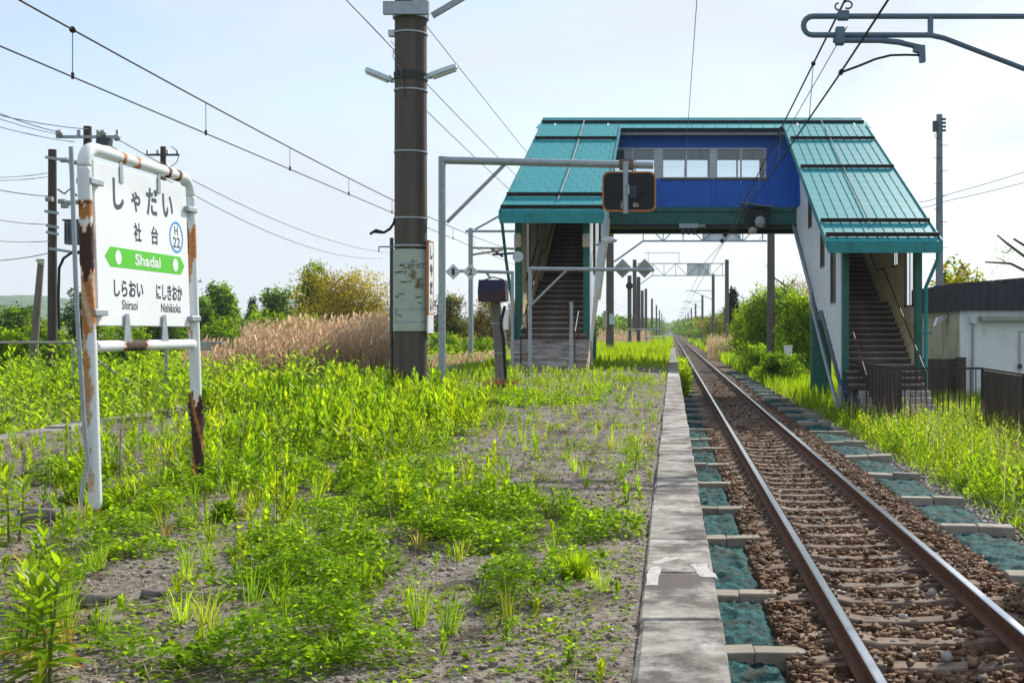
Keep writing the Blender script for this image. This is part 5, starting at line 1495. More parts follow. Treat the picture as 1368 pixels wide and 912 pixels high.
# barrier at the end of the platform
o = thing('platform_barrier', (-1.9,76,0), 'low pipe barrier with yellow corners across the far end of the platform', 'barrier')
a, b_ = P(839,438,76), P(887,440,76)
MB().cyl((a.x,76,1.2), (b_.x,76,1.2), .04, n=8).build('rail', m_galv, o); MB().cyl((a.x+1,76,.65), (b_.x,76,.65), .035, n=8).build('rail', m_galv, o)
for x in (a.x, b_.x, (a.x+b_.x)/2): MB().cyl((x,76,-.1), (x,76,1.2), .04, n=8).build('post', m_galv, o)
for x in (a.x, b_.x): MB().box(x-.07, x+.07, 75.93, 76.07, 1.12, 1.30).build('corner_cap', m_yellow, o)
# far house among the trees
h = thing('far_house', P(425,440,120), 'pale blue grey roofed house half hidden behind the yellow green tree', 'house')
a, b_ = P(399,434,120), P(424,408,120)
MB().box(a.x-.5, b_.x+7.5, 120, 126, GND_Z, P(0,428,120).z).build('wall', m_bldgside, h)
MB().prism([(a.x-.9,119.6,P(0,428,120).z),(a.x-.9,123,P(0,404,120).z),(a.x-.9,126.4,P(0,428,120).z)], (b_.x-a.x+8.8,0,0)).build('roof', m_roofslate, h)
for k in range(3): MB().box(a.x+.6+2.6*k, a.x+1.8+2.6*k, 119.96, 119.999, -.2, 1.0).build('window', m_dsteel, h)

# ------------------------------------------------------------------ vegetation
YG = [(0.22,0.35,0.016),(0.17,0.31,0.018),(0.28,0.39,0.018),(0.13,0.25,0.02)]      # fresh yellow-green weeds
MG = [(0.14,0.27,0.014),(0.19,0.33,0.016),(0.11,0.22,0.014),(0.24,0.38,0.02)]    # clover, mid green
DG = [(0.05,0.11,0.02),(0.07,0.14,0.025),(0.09,0.18,0.03)]
ST = [(0.54,0.40,0.27),(0.62,0.48,0.34),(0.46,0.34,0.23),(0.58,0.47,0.37)]       # dry straw
GY = [(0.28,0.25,0.21),(0.38,0.35,0.31),(0.22,0.19,0.16)]

def unit(v): return v/np.linalg.norm(v, axis=1, keepdims=True)

def shoots(soup, base, h, cols, nl=13, ll=.085, lw=.018, up=1.1, spread=1.0):
    """upright weeds: a stem with lance leaves in a spiral, smaller and steeper towards the tip"""
    N = len(base)
    if N == 0: return
    h = np.broadcast_to(h, (N,))
    lean = rng.normal(0, .14, (N, 2))*h[:, None]
    tip = base + np.concatenate([lean, h[:, None]], 1)
    col = shade(cols, N, .15)
    # stems: three-sided, two triangles a side
    w = .0022 + .004*h
    ang = rng.uniform(0, 6.28, N)
    ring = []
    for k in range(3):
        a = ang + 2.094*k
        ring.append(np.stack([np.cos(a)*w, np.sin(a)*w, np.zeros(N)], 1))
    V = np.stack([base+ring[0], base+ring[1], base+ring[2], tip], 1).reshape(-1, 3)
    k = np.arange(N)[:, None]*4
    soup.add(V, np.concatenate([k+[0,1,3], k+[1,2,3], k+[2,0,3]], 0), np.repeat(col*np.array([.75,.7,.6]), 4, axis=0))
    for j in range(nl):
        t = .12 + .88*(j+.5)/nl
        a = ang + j*2.4 + rng.normal(0, .3, N)
        el = up*(.55 + .75*t) + rng.normal(0, .15, N)
        d = np.stack([np.cos(a)*np.cos(el)*spread, np.sin(a)*np.cos(el)*spread, np.sin(el)], 1)
        sz = (1.15 - .75*abs(t-.55)*1.3)*(.75+.5*rng.random(N))*np.clip(h/.3, .45, 1.35)
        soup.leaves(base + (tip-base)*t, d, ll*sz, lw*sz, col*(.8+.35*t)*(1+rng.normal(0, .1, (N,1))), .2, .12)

def clover(soup, pos, s, cols):
    """low leaflets, each a small folded quad, tilted at random"""
    N = len(pos)
    a = rng.uniform(0, 6.28, N); el = rng.normal(.25, .35, N)
    d = np.stack([np.cos(a)*np.cos(el), np.sin(a)*np.cos(el), np.sin(el)], 1)
    soup.leaves(pos, d, s, s*.95, shade(cols, N, .2), .12, .05)

def in_blobs(x, y, blobs, power=2.0):
    """density from patches laid on the platform (centre and radii given by where the photograph shows them)"""
    px = 898 + x*F/y + 130*(vnoise(x*1.5+7, y*1.1, 44)-.5) + 60*(vnoise(x*4, y*3, 45)-.5); py = 443 + 1.05*F/y; py = py + (py-443)*(.30*(vnoise(x*1.4, y*1.2+5, 46)-.5)+.14*(vnoise(x*4.2, y*3.4, 47)-.5))
    out = []
    for b in blobs:
        q = ((px-b[0])/b[2])**2 + ((py-b[1])/b[3])**2
        out.append(np.clip(1.25 - q**(power/2), 0, 1)*b[4])
    return np.array(out)

shoot_blobs = [(470,565,175,48,75,.30),(330,562,115,46,72,.31),(590,560,60,40,40,.20),(90,640,150,62,40,.22),(60,720,90,42,35,.22),
    (205,600,90,45,45,.25),(590,672,190,36,50,.19),(430,690,150,46,45,.19),(770,690,70,26,32,.15),(690,560,140,45,15,.12),(760,512,140,20,36,.14),
    (640,512,80,14,35,.18),(380,765,150,66,20,.16),(330,850,170,62,16,.13),(560,765,80,56,9,.11),(700,800,160,90,5,.09),(860,600,26,120,7,.14),(300,640,90,30,30,.2),
    (840,475,60,14,50,.2),(690,497,120,9,30,.18),(160,660,60,30,25,.2),(60,600,120,22,20,.2),(140,800,140,100,8,.12)]
clover_blobs = [(395,735,125,40,1),(255,665,45,18,1),(425,815,72,30,1),(330,872,165,46,1),(690,692,95,22,1),(630,705,110,26,.9),(690,796,75,17,1),(480,715,90,32,1),
    (130,738,70,22,.8),(560,690,90,26,.8),(800,712,55,13,.8),(95,662,60,16,.8),(765,752,30,14,.8),(60,800,50,25,.6),(520,655,110,20,.8),(330,640,90,20,.6),(200,700,60,18,.7),(600,640,60,14,.5),(560,520,200,25,.5),(420,590,180,40,.6)]

wd = Soup()
n = 260000
yy = 3.3*np.exp(rng.random(n)*math.log(40/3.3)); xx = rng.uniform(-6.6, -.14, n)
area_w = yy*math.log(40/3.3)*6.46/n                       # square metres each sample stands for
D = in_blobs(xx, yy, shoot_blobs)
hh = np.array([b[5] for b in shoot_blobs])
dens = D.max(0); hb = hh[D.argmax(0)]
patchy = np.clip(vnoise(xx*2.1, yy*1.5, 41)*1.3+vnoise(xx*5.5, yy*4.5, 42)*.9-.75, .02, 1.5)
dens = dens*1.45*patchy*np.where((xx < -4.7) & (yy > 8.3) & (yy < 14.5), .18, 1) + 2.5
keep = rng.random(n) < dens*area_w
x, y, h = xx[keep], yy[keep], hb[keep]
bare = D.max(0)[keep] < 1
h = np.where(bare, .09, h)*(.55+.7*rng.random(len(x)))*(.5+1.0*vnoise(x*1.6, y*1.4, 43))
base = np.stack([x, y, np.full(len(x), -.035)], 1)
reds = rng.random(len(x)) < .035
far = y > 14
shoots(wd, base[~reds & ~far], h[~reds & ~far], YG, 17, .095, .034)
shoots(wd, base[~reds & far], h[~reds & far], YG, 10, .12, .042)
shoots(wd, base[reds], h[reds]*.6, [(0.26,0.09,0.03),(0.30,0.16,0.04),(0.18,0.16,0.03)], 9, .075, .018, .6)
# leafy clumps of a second kind, grass tufts of a third
clump_blobs = [(470,568,178,48,4.6,.30),(330,562,118,44,4.6,.30),(590,670,190,34,2.2,.16),(420,690,150,44,2.2,.16),(90,640,140,55,2.6,.2),(600,545,70,40,2.0,.2),(230,590,80,40,3.5,.25)]
n = 60000
yy = 3.6*np.exp(rng.random(n)*math.log(22/3.6)); xx = rng.uniform(-6.6, -.3, n)
aw2 = yy*math.log(22/3.6)*6.3/n
D = in_blobs(xx, yy, clump_blobs)*np.where((xx < -4.7) & (yy > 8.3) & (yy < 14.5), .1, 1); keep = rng.random(n) < D.max(0)*aw2
hcl = np.array([b[5] for b in clump_blobs])[D.argmax(0)][keep]
x, y = xx[keep], yy[keep]
per = 130
N = len(x)*per; idx = np.repeat(np.arange(len(x)), per)
u = unit(rng.normal(0, 1, (N, 3))); u[:, 2] = np.abs(u[:, 2])
hc = hcl*(.45+.8*rng.random(len(x)))*(.6+.8*vnoise(x*1.6, y*1.6, 48))
pos = u*(rng.random((N,1))**.5)*np.stack([hc*.75, hc*.75, hc], 1)[idx] + np.stack([x, y, np.full(len(x),-.02)], 1)[idx]
kind = rng.random(len(x))
tone = np.where(kind[:, None] < .55, shade(MG, len(x), .15), shade(YG, len(x), .15))
lsz = np.where(kind < .3, .045, np.where(kind < .7, .065, .09)); lwd = np.where(kind < .3, .032, np.where(kind < .7, .024, .012))
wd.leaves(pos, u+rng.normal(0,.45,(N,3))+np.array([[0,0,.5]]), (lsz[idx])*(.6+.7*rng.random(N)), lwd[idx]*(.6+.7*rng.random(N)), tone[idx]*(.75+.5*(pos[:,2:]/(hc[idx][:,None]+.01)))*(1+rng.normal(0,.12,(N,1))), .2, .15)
n = 420
yy = 3.6*np.exp(rng.random(n)*math.log(22/3.6)); xx = rng.uniform(-6.5, -.2, n); per = 26
idx = np.repeat(np.arange(n), per); N = n*per
a = rng.uniform(0,6.28,N); hb2 = (.06+.14*rng.random(n))[idx]*(.6+.6*rng.random(N))
wd.blades(np.stack([xx[idx]+.03*np.cos(a)*rng.random(N), yy[idx]+.03*np.sin(a)*rng.random(N), np.full(N,-.02)], 1), hb2, .0045, np.stack([np.cos(a)*hb2*.7*rng.random(N), np.sin(a)*hb2*.7*rng.random(N), np.zeros(N)], 1), shade(YG+MG+[(0.30,0.27,0.12)], n, .2)[idx])
tag(wd.build('weeds', LEAF), kind='stuff')

cl = Soup()
n = 900000
yy = 3.3*np.exp(rng.random(n)*math.log(20/3.3)); xx = rng.uniform(-6.6, -.14, n)
aw = yy*math.log(20/3.3)*6.46/n
C = in_blobs(xx, yy, clover_blobs, 2.6).max(0)
edge = vnoise(xx*3.3, yy*3.3, 51)*.6 + vnoise(xx*8, yy*8, 52)*.4
C = C*np.clip((edge-.17)*3.6, 0, 1)
keep = rng.random(n) < C*9000*aw
x, y, c = xx[keep], yy[keep], C[keep]
mound = .03 + .21*c*vnoise(x*4.5, y*4.5, 53)
z = -.02 + mound*rng.random(len(x))**.5
s = .016 + .016*rng.random(len(x))
clover(cl, np.stack([x, y, z], 1), s*np.clip(.8+y/25, .8, 1.5), MG)
# tiny seedlings everywhere on the gravel
n = 15000
yy = 3.3*np.exp(rng.random(n)*math.log(26/3.3)); xx = rng.uniform(-6.5, -.15, n)
kk = rng.random(n) < np.clip(vnoise(xx*2.6, yy*2.2, 57)*2.2-.55, .06, 1); xx, yy = xx[kk], yy[kk]; n = len(xx)
for k in range(5):
    clover(cl, np.stack([xx+rng.normal(0,.012,n), yy+rng.normal(0,.012,n), np.full(n,-.012)+.012*rng.random(n)], 1), .012+.016*rng.random(n), YG)
tag(cl.build('clover_mats', LEAF), kind='stuff')

# straw, dead stalks and twigs on the platform
dr = Soup()
n = 14000
yy = 3.3*np.exp(rng.random(n)*math.log(30/3.3)); xx = rng.uniform(-6.5, -.15, n)
d = np.stack([rng.normal(0,1,n), rng.normal(0,1,n), rng.normal(.05,.10,n)], 1)
dr.leaves(np.stack([xx, yy, np.full(n, -.008)], 1), d, .05+.16*rng.random(n)**2, .004+.003*rng.random(n), shade(ST+GY, n, .2), .05, .0)
n = 260
yy = rng.uniform(5, 20, n); xx = rng.uniform(-6.5, -1.0, n)
dr.blades(np.stack([xx, yy, np.full(n, -.03)], 1), .3+.45*rng.random(n), .006, np.concatenate([rng.normal(0,.12,(n,2)), np.zeros((n,1))], 1), shade(GY+[(.12,.06,.04)], n, .2))
tag(dr.build('dry_straw', STRAW), kind='stuff')

# loose gravel on the platform
gr = Soup()
n = 30000
yy = 3.3*np.exp(rng.random(n)*math.log(28/3.3)); xx = rng.uniform(-6.5, -.14, n)
s = .004 + .009*rng.random(n)**3
stone_soup(gr, np.stack([xx, yy, plat_z(xx, yy)+s*.25], 1), s, shade([(0.27,0.24,0.21),(0.16,0.13,0.11),(0.40,0.37,0.34),(0.22,0.17,0.13)], n, .2))
tag(gr.build('platform_pebbles', m_stone), kind='stuff')

# grass and weeds on the bank to the right of the track
bk = Soup()
def scatter(n, x0, x1, y0, y1, pw=1.5):
    y = y0 + (y1-y0)*rng.random(n)**pw
    return rng.uniform(x0, x1, n), y
def gz(x, y): return np.full(len(x), GND_Z+.0)
x, y = scatter(26000, 3.75, 9.5, 9, 36, 1.2)
k = rng.random(len(x)) < np.clip((x-3.75)*3, .12, 1); x, y = x[k], y[k]
h = (.10+.28*rng.random(len(x)))*(.3+1.3*vnoise(x*1.1, y*1.1, 61))*np.clip(.4+(x-3.75)*.6,.4,1)
bk.blades(np.stack([x, y, gz(x,y)], 1), h, .012+.01*rng.random(len(x)), np.concatenate([rng.normal(0,.10,(len(x),2)), np.zeros((len(x),1))], 1), shade(YG+MG, len(x), .2))
x, y = scatter(3600, 4.0, 9.2, 10, 31, 1.1)
shoots(bk, np.stack([x, y, gz(x,y)], 1), (.12+.38*rng.random(len(x))**1.5)*(.35+1.2*vnoise(x*.9, y*.9, 62)), YG+MG+[(0.20,0.24,0.04)], 12, .10, .026, .8)
x, y = scatter(9000, 3.75, 10, 34, 70, 1.2)
bk.blades(np.stack([x, y, gz(x,y)], 1), .25+.4*rng.random(len(x)), .03, np.concatenate([rng.normal(0,.14,(len(x),2)), np.zeros((len(x),1))], 1), shade(YG+MG, len(x), .2))
x, y = scatter(6000, 3.7, 7, 60, 300, 1.8)
bk.blades(np.stack([x, y, gz(x,y)], 1), .5+.5*rng.random(len(x)), .10, np.concatenate([rng.normal(0,.2,(len(x),2)), np.zeros((len(x),1))], 1), shade(YG+MG, len(x), .2))
x, y = scatter(420, 4.1, 9.0, 10, 31, 1.0)
per = 110; N = len(x)*per; idx = np.repeat(np.arange(len(x)), per)
u = unit(rng.normal(0,1,(N,3))); u[:, 2] = np.abs(u[:, 2]); hc = .18+.3*rng.random(len(x))
pos = u*(rng.random((N,1))**.5)*np.stack([hc*.8,hc*.8,hc],1)[idx] + np.stack([x,y,gz(x,y)],1)[idx]
kd = rng.random(len(x)); tone = np.where(kd[:,None] < .6, shade(MG+DG,len(x),.15), shade(YG+[(0.22,0.22,0.06)],len(x),.15))
bk.leaves(pos, u+rng.normal(0,.5,(N,3))+np.array([[0,0,.4]]), np.where(kd<.5,.06,.10)[idx]*(.6+.7*rng.random(N)), np.where(kd<.5,.045,.022)[idx], tone[idx]*(1+rng.normal(0,.14,(N,1))), .2, .15)
tag(bk.build('bank_grass', LEAF), kind='stuff')
db = Soup()
x, y = scatter(1100, 4.2, 9.0, 11, 30, 1.0)
db.blades(np.stack([x, y, gz(x,y)], 1), .45+.6*rng.random(len(x)), .009, np.concatenate([rng.normal(0,.15,(len(x),2)), np.zeros((len(x),1))], 1), shade(GY+ST, len(x), .2))
tag(db.build('dry_bank_stalks', STRAW), kind='stuff')

# grass on the platform beyond the bridge and tufts at its edge
pg = Soup()
x, y = scatter(26000, -6.5, -.12, 34, 79, 1.3)
k = rng.random(len(x)) < np.where(y < 38, .35, 1); x, y = x[k], y[k]
pg.blades(np.stack([x, y, np.full(len(x),-.04)], 1), (.10+.30*rng.random(len(x)))*np.clip((y-30)/14, .5, 1.5), .018+.012*rng.random(len(x)), np.concatenate([rng.normal(0,.10,(len(x),2)), np.zeros((len(x),1))], 1), shade(YG, len(x), .18))
x, y = scatter(5000, -6.5, .0, 79, 260, 1.5)
pg.blades(np.stack([x, y, np.full(len(x),-.9)], 1), .9+.5*rng.random(len(x)), .09, np.concatenate([rng.normal(0,.2,(len(x),2)), np.zeros((len(x),1))], 1), shade(YG, len(x), .18))
x, y = scatter(900, .18, .55, 38, 62, 1.0)
shoots(pg, np.stack([x, y, np.full(len(x),-1.2)], 1), .5+.5*rng.random(len(x)), YG, 9, .14, .05, .7)
tag(pg.build('platform_grass', LEAF), kind='stuff')

# scrub on the low ground left of the platform
lf = Soup()
x, y = scatter(20000, -34, -7.3, 9, 70, 1.25)
k = np.abs(x+.0) < y*.64+3; x, y = x[k], y[k]
hp_ = (.55+.6*rng.random(len(x)))*(.35+1.2*vnoise(x*.32, y*.32, 71))*np.where((y > 17) & (y < 32), 1.35, 1)
shoots(lf, np.stack([x, y, gz(x,y)], 1), hp_, MG+YG+[(0.10,0.17,0.03)], 13, .17, .055, .6)
x, y = scatter(30000, -36, -7.0, 8, 80, 1.2)
k = np.abs(x) < y*.64+3; x, y = x[k], y[k]
lf.blades(np.stack([x, y, gz(x,y)], 1), (.35+.5*rng.random(len(x)))*(.5+vnoise(x*.5, y*.5, 72)), .02+.015*rng.random(len(x)), np.concatenate([rng.normal(0,.18,(len(x),2)), np.zeros((len(x),1))], 1), shade(MG+YG, len(x), .2))
tag(lf.build('field_weeds', LEAF), kind='stuff')
dl = Soup()
x, y = scatter(9000, -30, -7.2, 9, 45, 1.2)
k = (np.abs(x) < y*.64+3) & (rng.random(len(x)) < np.clip(vnoise(x*.4, y*.4, 73)*2-.4, .05, 1)); x, y = x[k], y[k]
dl.blades(np.stack([x, y, gz(x,y)], 1), .7+.8*rng.random(len(x)), .014, np.concatenate([rng.normal(0,.20,(len(x),2)), np.zeros((len(x),1))], 1), shade(GY+ST, len(x), .2))
tag(dl.build('dry_field_stalks', STRAW), kind='stuff')

# reed bed
rd = Soup()
def reeds(n, px0, px1, Y0, Y1, h0, h1):
    Y = rng.uniform(Y0, Y1, n); px = rng.uniform(px0, px1, n)
    X = (px-898)*Y/F
    h = (h0+(h1-h0)*rng.random(n))*(.8+.35*vnoise(X*.35, Y*.35, 81))
    lean = np.concatenate([rng.normal(.06,.14,(n,2)), np.zeros((n,1))], 1)
    b = np.stack([X, Y, np.full(n, GND_Z)], 1)
    col = shade(ST, n, .16)
    rd.blades(b, h, .022, lean, col)
    tip = b + lean + np.stack([np.zeros(n), np.zeros(n), h*.97], 1)
    m = rng.random(n) < .45
    rd.leaves(tip[m]-np.array([0,0,.12]), np.stack([rng.normal(.3,.3,m.sum()), rng.normal(0,.3,m.sum()), np.ones(m.sum())], 1), .28, .06, col[m]*1.1, .2, .2)
    for f in (.4, .6, .75):
        a = rng.uniform(0, 6.28, n)
        rd.leaves(b+(tip-b)*f, np.stack([np.cos(a)*.5, np.sin(a)*.5, np.full(n,.8)], 1), .35, .022, col, .1, .25)
reeds(9500, 325, 530, 34, 44, 1.9, 2.7)
reeds(2200, 250, 400, 33, 42, 1.2, 2.2)
reeds(2600, 575, 690, 46, 60, .9, 1.35)
reeds(2200, 800, 868, 92, 120, 1.6, 2.4)
reeds(1400, 945, 985, 90, 120, 1.2, 2.0)
tag(rd.build('reeds', STRAW), kind='stuff')

# ------------------------------------------------------------------ trees and bushes
def tree(name, label, cat, x, y, h, rx, ry, z0, crown0, cols, leaf, n_clump, per, group=None, trunk_r=.12, limbs=7, lump=1.5, shape=1.0, mat=None, sparse=1.0):
    """tapered trunk and limbs, crown of leaf clumps spread through an uneven volume; crown0 is where the crown starts (share of h)"""
    o = thing(name, (x, y, z0), label, cat, group)
    b = MB()
    top = Vector((x+random.uniform(-.15,.15)*rx, y, z0+h*.82))
    mid = Vector((x+random.uniform(-.12,.12)*rx, y+random.uniform(-.1,.1)*ry, z0+h*.4))
    b.tube([(x,y,z0-.1), mid, top], [trunk_r, trunk_r*.7, trunk_r*.15], 8)
    b.build('trunk', m_bark, o)
    ends = []
    for i in range(limbs):
        t = .25+.6*i/limbs; a = i*2.4+random.uniform(-.5,.5)
        p = Vector((x,y,z0)).lerp(mid, t/.5) if t < .5 else mid.lerp(top, (t-.5)/.5)
        e = Vector((x+math.cos(a)*rx*.75, y+math.sin(a)*ry*.75, z0+h*(crown0+(1-crown0)*(.35+.5*random.random()))))
        k = p.lerp(e, .5)+Vector((0,0,-.06*h*random.random()))
        MB().tube([p, k, e], [trunk_r*.45, trunk_r*.28, trunk_r*.06], 5).build('limb', m_bark, o)
        ends.append(e)
    cz0, cz1 = z0+h*crown0, z0+h
    u = unit(rng.normal(0, 1, (n_clump, 3))); r = rng.random((n_clump, 1))**.42*(1+.12*rng.normal(0,1,(n_clump,1)).clip(-1,1.0))
    lumps = unit(rng.normal(0, 1, (9, 3)))
    bump = 1 + lump*.35*np.max(np.clip(u@lumps.T, 0, 1)**6, axis=1, keepdims=True) - lump*.22*np.clip(u@unit(rng.normal(0,1,(6,3))).T, 0, 1).max(1, keepdims=True)**5
    c = u*r*bump*np.array([[rx, ry, (cz1-cz0)/2]])
    c[:, 2] = np.minimum(c[:, 2], (cz1-cz0)/2*(.85+.15*rng.random(n_clump)))
    tt = (c[:, 2:]/((cz1-cz0)/2)+1)/2
    c[:, :2] *= (1 - (1-shape)*tt)
    c += np.array([[x, y, (cz0+cz1)/2]])
    tone = shade(cols, n_clump, .22)
    N = n_clump*per
    idx = np.repeat(np.arange(n_clump), per)
    sp = np.array([[rx, ry, (cz1-cz0)/2]])*.10*sparse
    pos = c[idx] + rng.normal(0, 1, (N, 3))*sp
    d = unit(rng.normal(0, 1, (N, 3)) + np.array([[0,0,.35]]))
    s = Soup()
    s.leaves(pos, d, leaf*(.6+.8*rng.random(N)), leaf*.62*(.6+.8*rng.random(N)), tone[idx]*(1+rng.normal(0,.12,(N,1))), .2, .2)
    s.build('crown', mat or LEAF_TREE, o)
    return o
YT = [(0.30,0.28,0.035),(0.38,0.33,0.04),(0.21,0.20,0.03),(0.26,0.23,0.035)]     # yellow-green budding tree
OT = [(0.21,0.18,0.06),(0.27,0.22,0.075),(0.16,0.14,0.05),(0.18,0.18,0.055)]     # olive scrub
LG = [(0.13,0.25,0.035),(0.17,0.30,0.04),(0.10,0.20,0.03)]
BG_ = [(0.20,0.34,0.022),(0.25,0.38,0.025),(0.13,0.25,0.02)]
LT = 'trees beyond the field'
def tr(px, Y, top_py, w_px, base_z=GND_Z): 
    x = (px-898)*Y/F
    return x, Y, 1.05+(443-top_py)*Y/F-base_z, w_px*Y/F/2
for px, Y, top, w, nm, lab, cols, leaf, nc, per, c0, shp in (
    (297,92,381,62,'light_green_tree','feathery light green tree in the gap right of the station sign',LG,.30,300,22,.12,.55),
    (262,84,400,60,'green_tree','dense mid green tree right behind the far sign post',DG+LG,.26,220,26,.1,.8),
    (366,100,388,62,'green_tree','rounded bright green tree between the conifer and the yellow green tree',LG+DG,.28,260,26,.1,.9),
    (336,104,400,24,'conifer','small dark conifer between the light green and the rounded green trees',[(0.012,0.03,0.015),(0.02,0.045,0.02)],.2,160,24,.05,.35),
    (420,92,356,50,'green_tree','green tree top rising behind the left of the yellow green tree',DG+LG,.30,150,24,.35,.8),
    (462,70,364,128,'yellow_green_tree','large spreading yellow green tree above the reed bed',YT,.17,620,26,.08,.8),
    (112,80,392,50,'green_tree','small dark green tree just left of the near sign post',DG,.26,200,24,.1,.8),
    (535,86,400,40,'olive_scrub_tree','pale olive bush half hidden behind the thick pole',OT+YT,.2,200,22,.05,.9),
    (600,84,398,50,'olive_scrub_tree','olive green scrub tree just right of the mirror gantry post',OT+DG,.19,300,24,.05,.9),
    (648,90,402,56,'olive_scrub_tree','brown olive scrub tree behind the box on the wooden post',OT,.19,320,24,.05,.9),
    (692,94,404,40,'olive_scrub_tree','olive scrub tree at the edge of the left stair tower',OT,.19,200,22,.05,.9),
    (215,78,412,60,'green_tree','low green tree behind the lower edge of the station sign',LG+DG,.24,220,24,.1,.9),
    (20,74,414,80,'green_tree','low wide green tree at the left edge below the hills',LG+DG,.24,260,24,.1,.9)):
    x, Y, h, rx = tr(px, Y, top, w)
    tree(nm, lab, 'tree', x, Y, h, rx, rx*.9, GND_Z, c0, cols, leaf, nc, per, LT, .10+.02*h, 9, 1.6, shp)
for px, Y, top, w, lab in ((60,46,434,90,'rounded green shrub between the two poles at the far left'),(165,52,436,80,'green shrub behind the middle of the station sign'),(290,58,424,90,'bright green shrub in front of the light green tree'),
                      (345,60,416,80,'bright green shrub left of the reed bed'),(400,62,424,60,'bright green shrub at the back of the reed bed'),(10,40,440,80,'low green shrub at the left edge of the field'),
                      (640,62,452,90,'low bright shrub between the mirror gantry and the wooden post'),(590,66,448,60,'low bright shrub right beside the mirror gantry post')):
    x, Y, h, rx = tr(px, Y, top, w)
    tree('shrub', lab, 'shrub', x, Y, max(h,.8), rx, rx*.8, GND_Z, .02, BG_+LG, .17, 190, 24, 'shrubs in the field', .05, 5, 1.7, .85)
# right-hand side of the line
RG = 'bushes right of the track'
for px, Y, top, w, nm, lab, cols, leaf, nc, per, c0 in (
    (1036,66,388,98,'bright_bush','tall bright green bush beside the mast right of the track',BG_,.17,820,28,.0),
    (1003,76,420,62,'bright_bush','bright green bush left of the tall bush beside the track',BG_,.17,420,26,.0),
    (1076,56,398,66,'bright_bush','bright green bush tucked behind the right stair tower',BG_,.16,480,26,.0),
    (1004,60,462,66,'broadleaf_bush','low broad leaved bush nearest the nets beyond the shadow',BG_+MG,.16,200,22,.0),
    (1040,50,474,60,'broadleaf_bush','low leafy bush beside the small white cabinet',BG_+MG,.15,160,22,.0),
    (966,92,452,40,'broadleaf_bush','low leafy bush along the track before the masts',MG+BG_,.15,170,20,.0),
    (938,140,448,26,'broadleaf_bush','small far bush at the foot of the right masts',MG+BG_,.18,120,18,.0),
    (1072,78,374,70,'olive_scrub_tree','olive brown scrub tree behind the bright bushes',OT+YT,.15,300,22,.1),
    (985,130,400,60,'olive_scrub_tree','far olive scrub tree behind the second right mast',OT+LG,.24,260,22,.05),
    (950,170,418,50,'olive_scrub_tree','far low olive tree further along the right masts',OT+LG,.28,200,20,.05)):
    x, Y, h, rx = tr(px, Y, top, w)
    x = max(x, 3.6+rx)
    tree(nm, lab, 'tree' if 'tree' in nm else 'bush', x, Y, h, rx, rx*.9, GND_Z, c0, cols, leaf, nc, per, RG, .08, 6, 1.7, .85)
x, Y, h, rx = tr(979, 120, 388, 22)
tree('conifer', 'dark pointed conifer rising above the bright bushes right of the track', 'tree', x, Y, h, rx, rx, GND_Z, .35, [(0.012,0.035,0.02),(0.02,0.05,0.025)], .32, 120, 20, None, .16, 6, .8, .5)
x, Y, h, rx = tr(1283, 58, 352, 70)
tree('leafy_tree', 'leafy green tree top showing above the dark fascia of the white building', 'tree', x, Y, h, rx, rx, GND_Z, .45, LG+YT, .28, 120, 14, None, .13, 8, 1.0, .9)

# bare tree at the right edge
o = thing('bare_tree', (13.4, 33, GND_Z), 'leafless grey tree whose limbs reach in at the right edge above the roof', 'tree')
tb = MB().tube([(13.4,33,GND_Z-.1),(13.2,33,1.0),(12.6,33,2.6),(12.2,33,3.5)], [.24,.2,.14,.05], 8).build('trunk', m_bark, o)
for pts, r in (([(13.0,33,1.6),(11.6,33,2.0),P(1350,352,33),P(1316,350,33)], .06), ([(12.7,33,2.4),P(1368,342,33),P(1345,325,33),P(1332,314,33)], .055), ([(12.5,33,2.9),P(1375,332,33),P(1354,319,33)], .05),
               ([P(1352,331,33),P(1345,338,33),P(1338,336,33)], .018), ([P(1345,352,33),P(1338,346,33),P(1330,344,33)], .015), ([(12.7,33,2.5),P(1400,300,33)], .05), ([(12.4,33,3.2),P(1385,270,33)], .04)):
    MB().tube(pts, [r, r*.8, r*.6, r*.4][:len(pts)] if len(pts) > 2 else [r, r*.3], 6).build('limb', m_bark, o)
s = Soup(); n = 420
c = np.array([P(random.uniform(1325,1400), random.uniform(318,372), 33) for _ in range(24)])
pos = c[rng.integers(0,24,n)] + rng.normal(0,.12,(n,3))
s.leaves(pos, unit(rng.normal(0,1,(n,3))), .05, .03, shade(LG+YT, n, .2), .2, .1)
s.build('budding_leaves', LEAF_TREE, o)
for k, (px, Y, top, lab) in enumerate(((1060,56,372,'thin leafless tree behind the olive scrub right of the span'), (1002,75,392,'thin leafless sapling between the conifer and the bright bush'))):
    c = P(px, 443, Y); o = thing('bare_tree', (c.x, Y, GND_Z), lab, 'tree')
    zt_ = P(0,top,Y).z
    MB().tube([(c.x,Y,GND_Z),(c.x-.2,Y,1.5),(c.x-.5,Y,zt_)], [.09,.06,.012], 6).build('trunk', m_bark, o)
    for i in range(12):
        t = .35+.6*random.random(); z = GND_Z+(zt_-GND_Z)*t; L = random.uniform(.5,1.4); s_ = random.choice((-1,1))
        MB().tube([(c.x-.4*t,Y,z),(c.x-.4*t+s_*L*.5,Y,z+L*.35),(c.x-.4*t+s_*L*.8,Y+.2,z+L*.9)], [.03,.02,.006], 5).build('limb', m_bark, o)

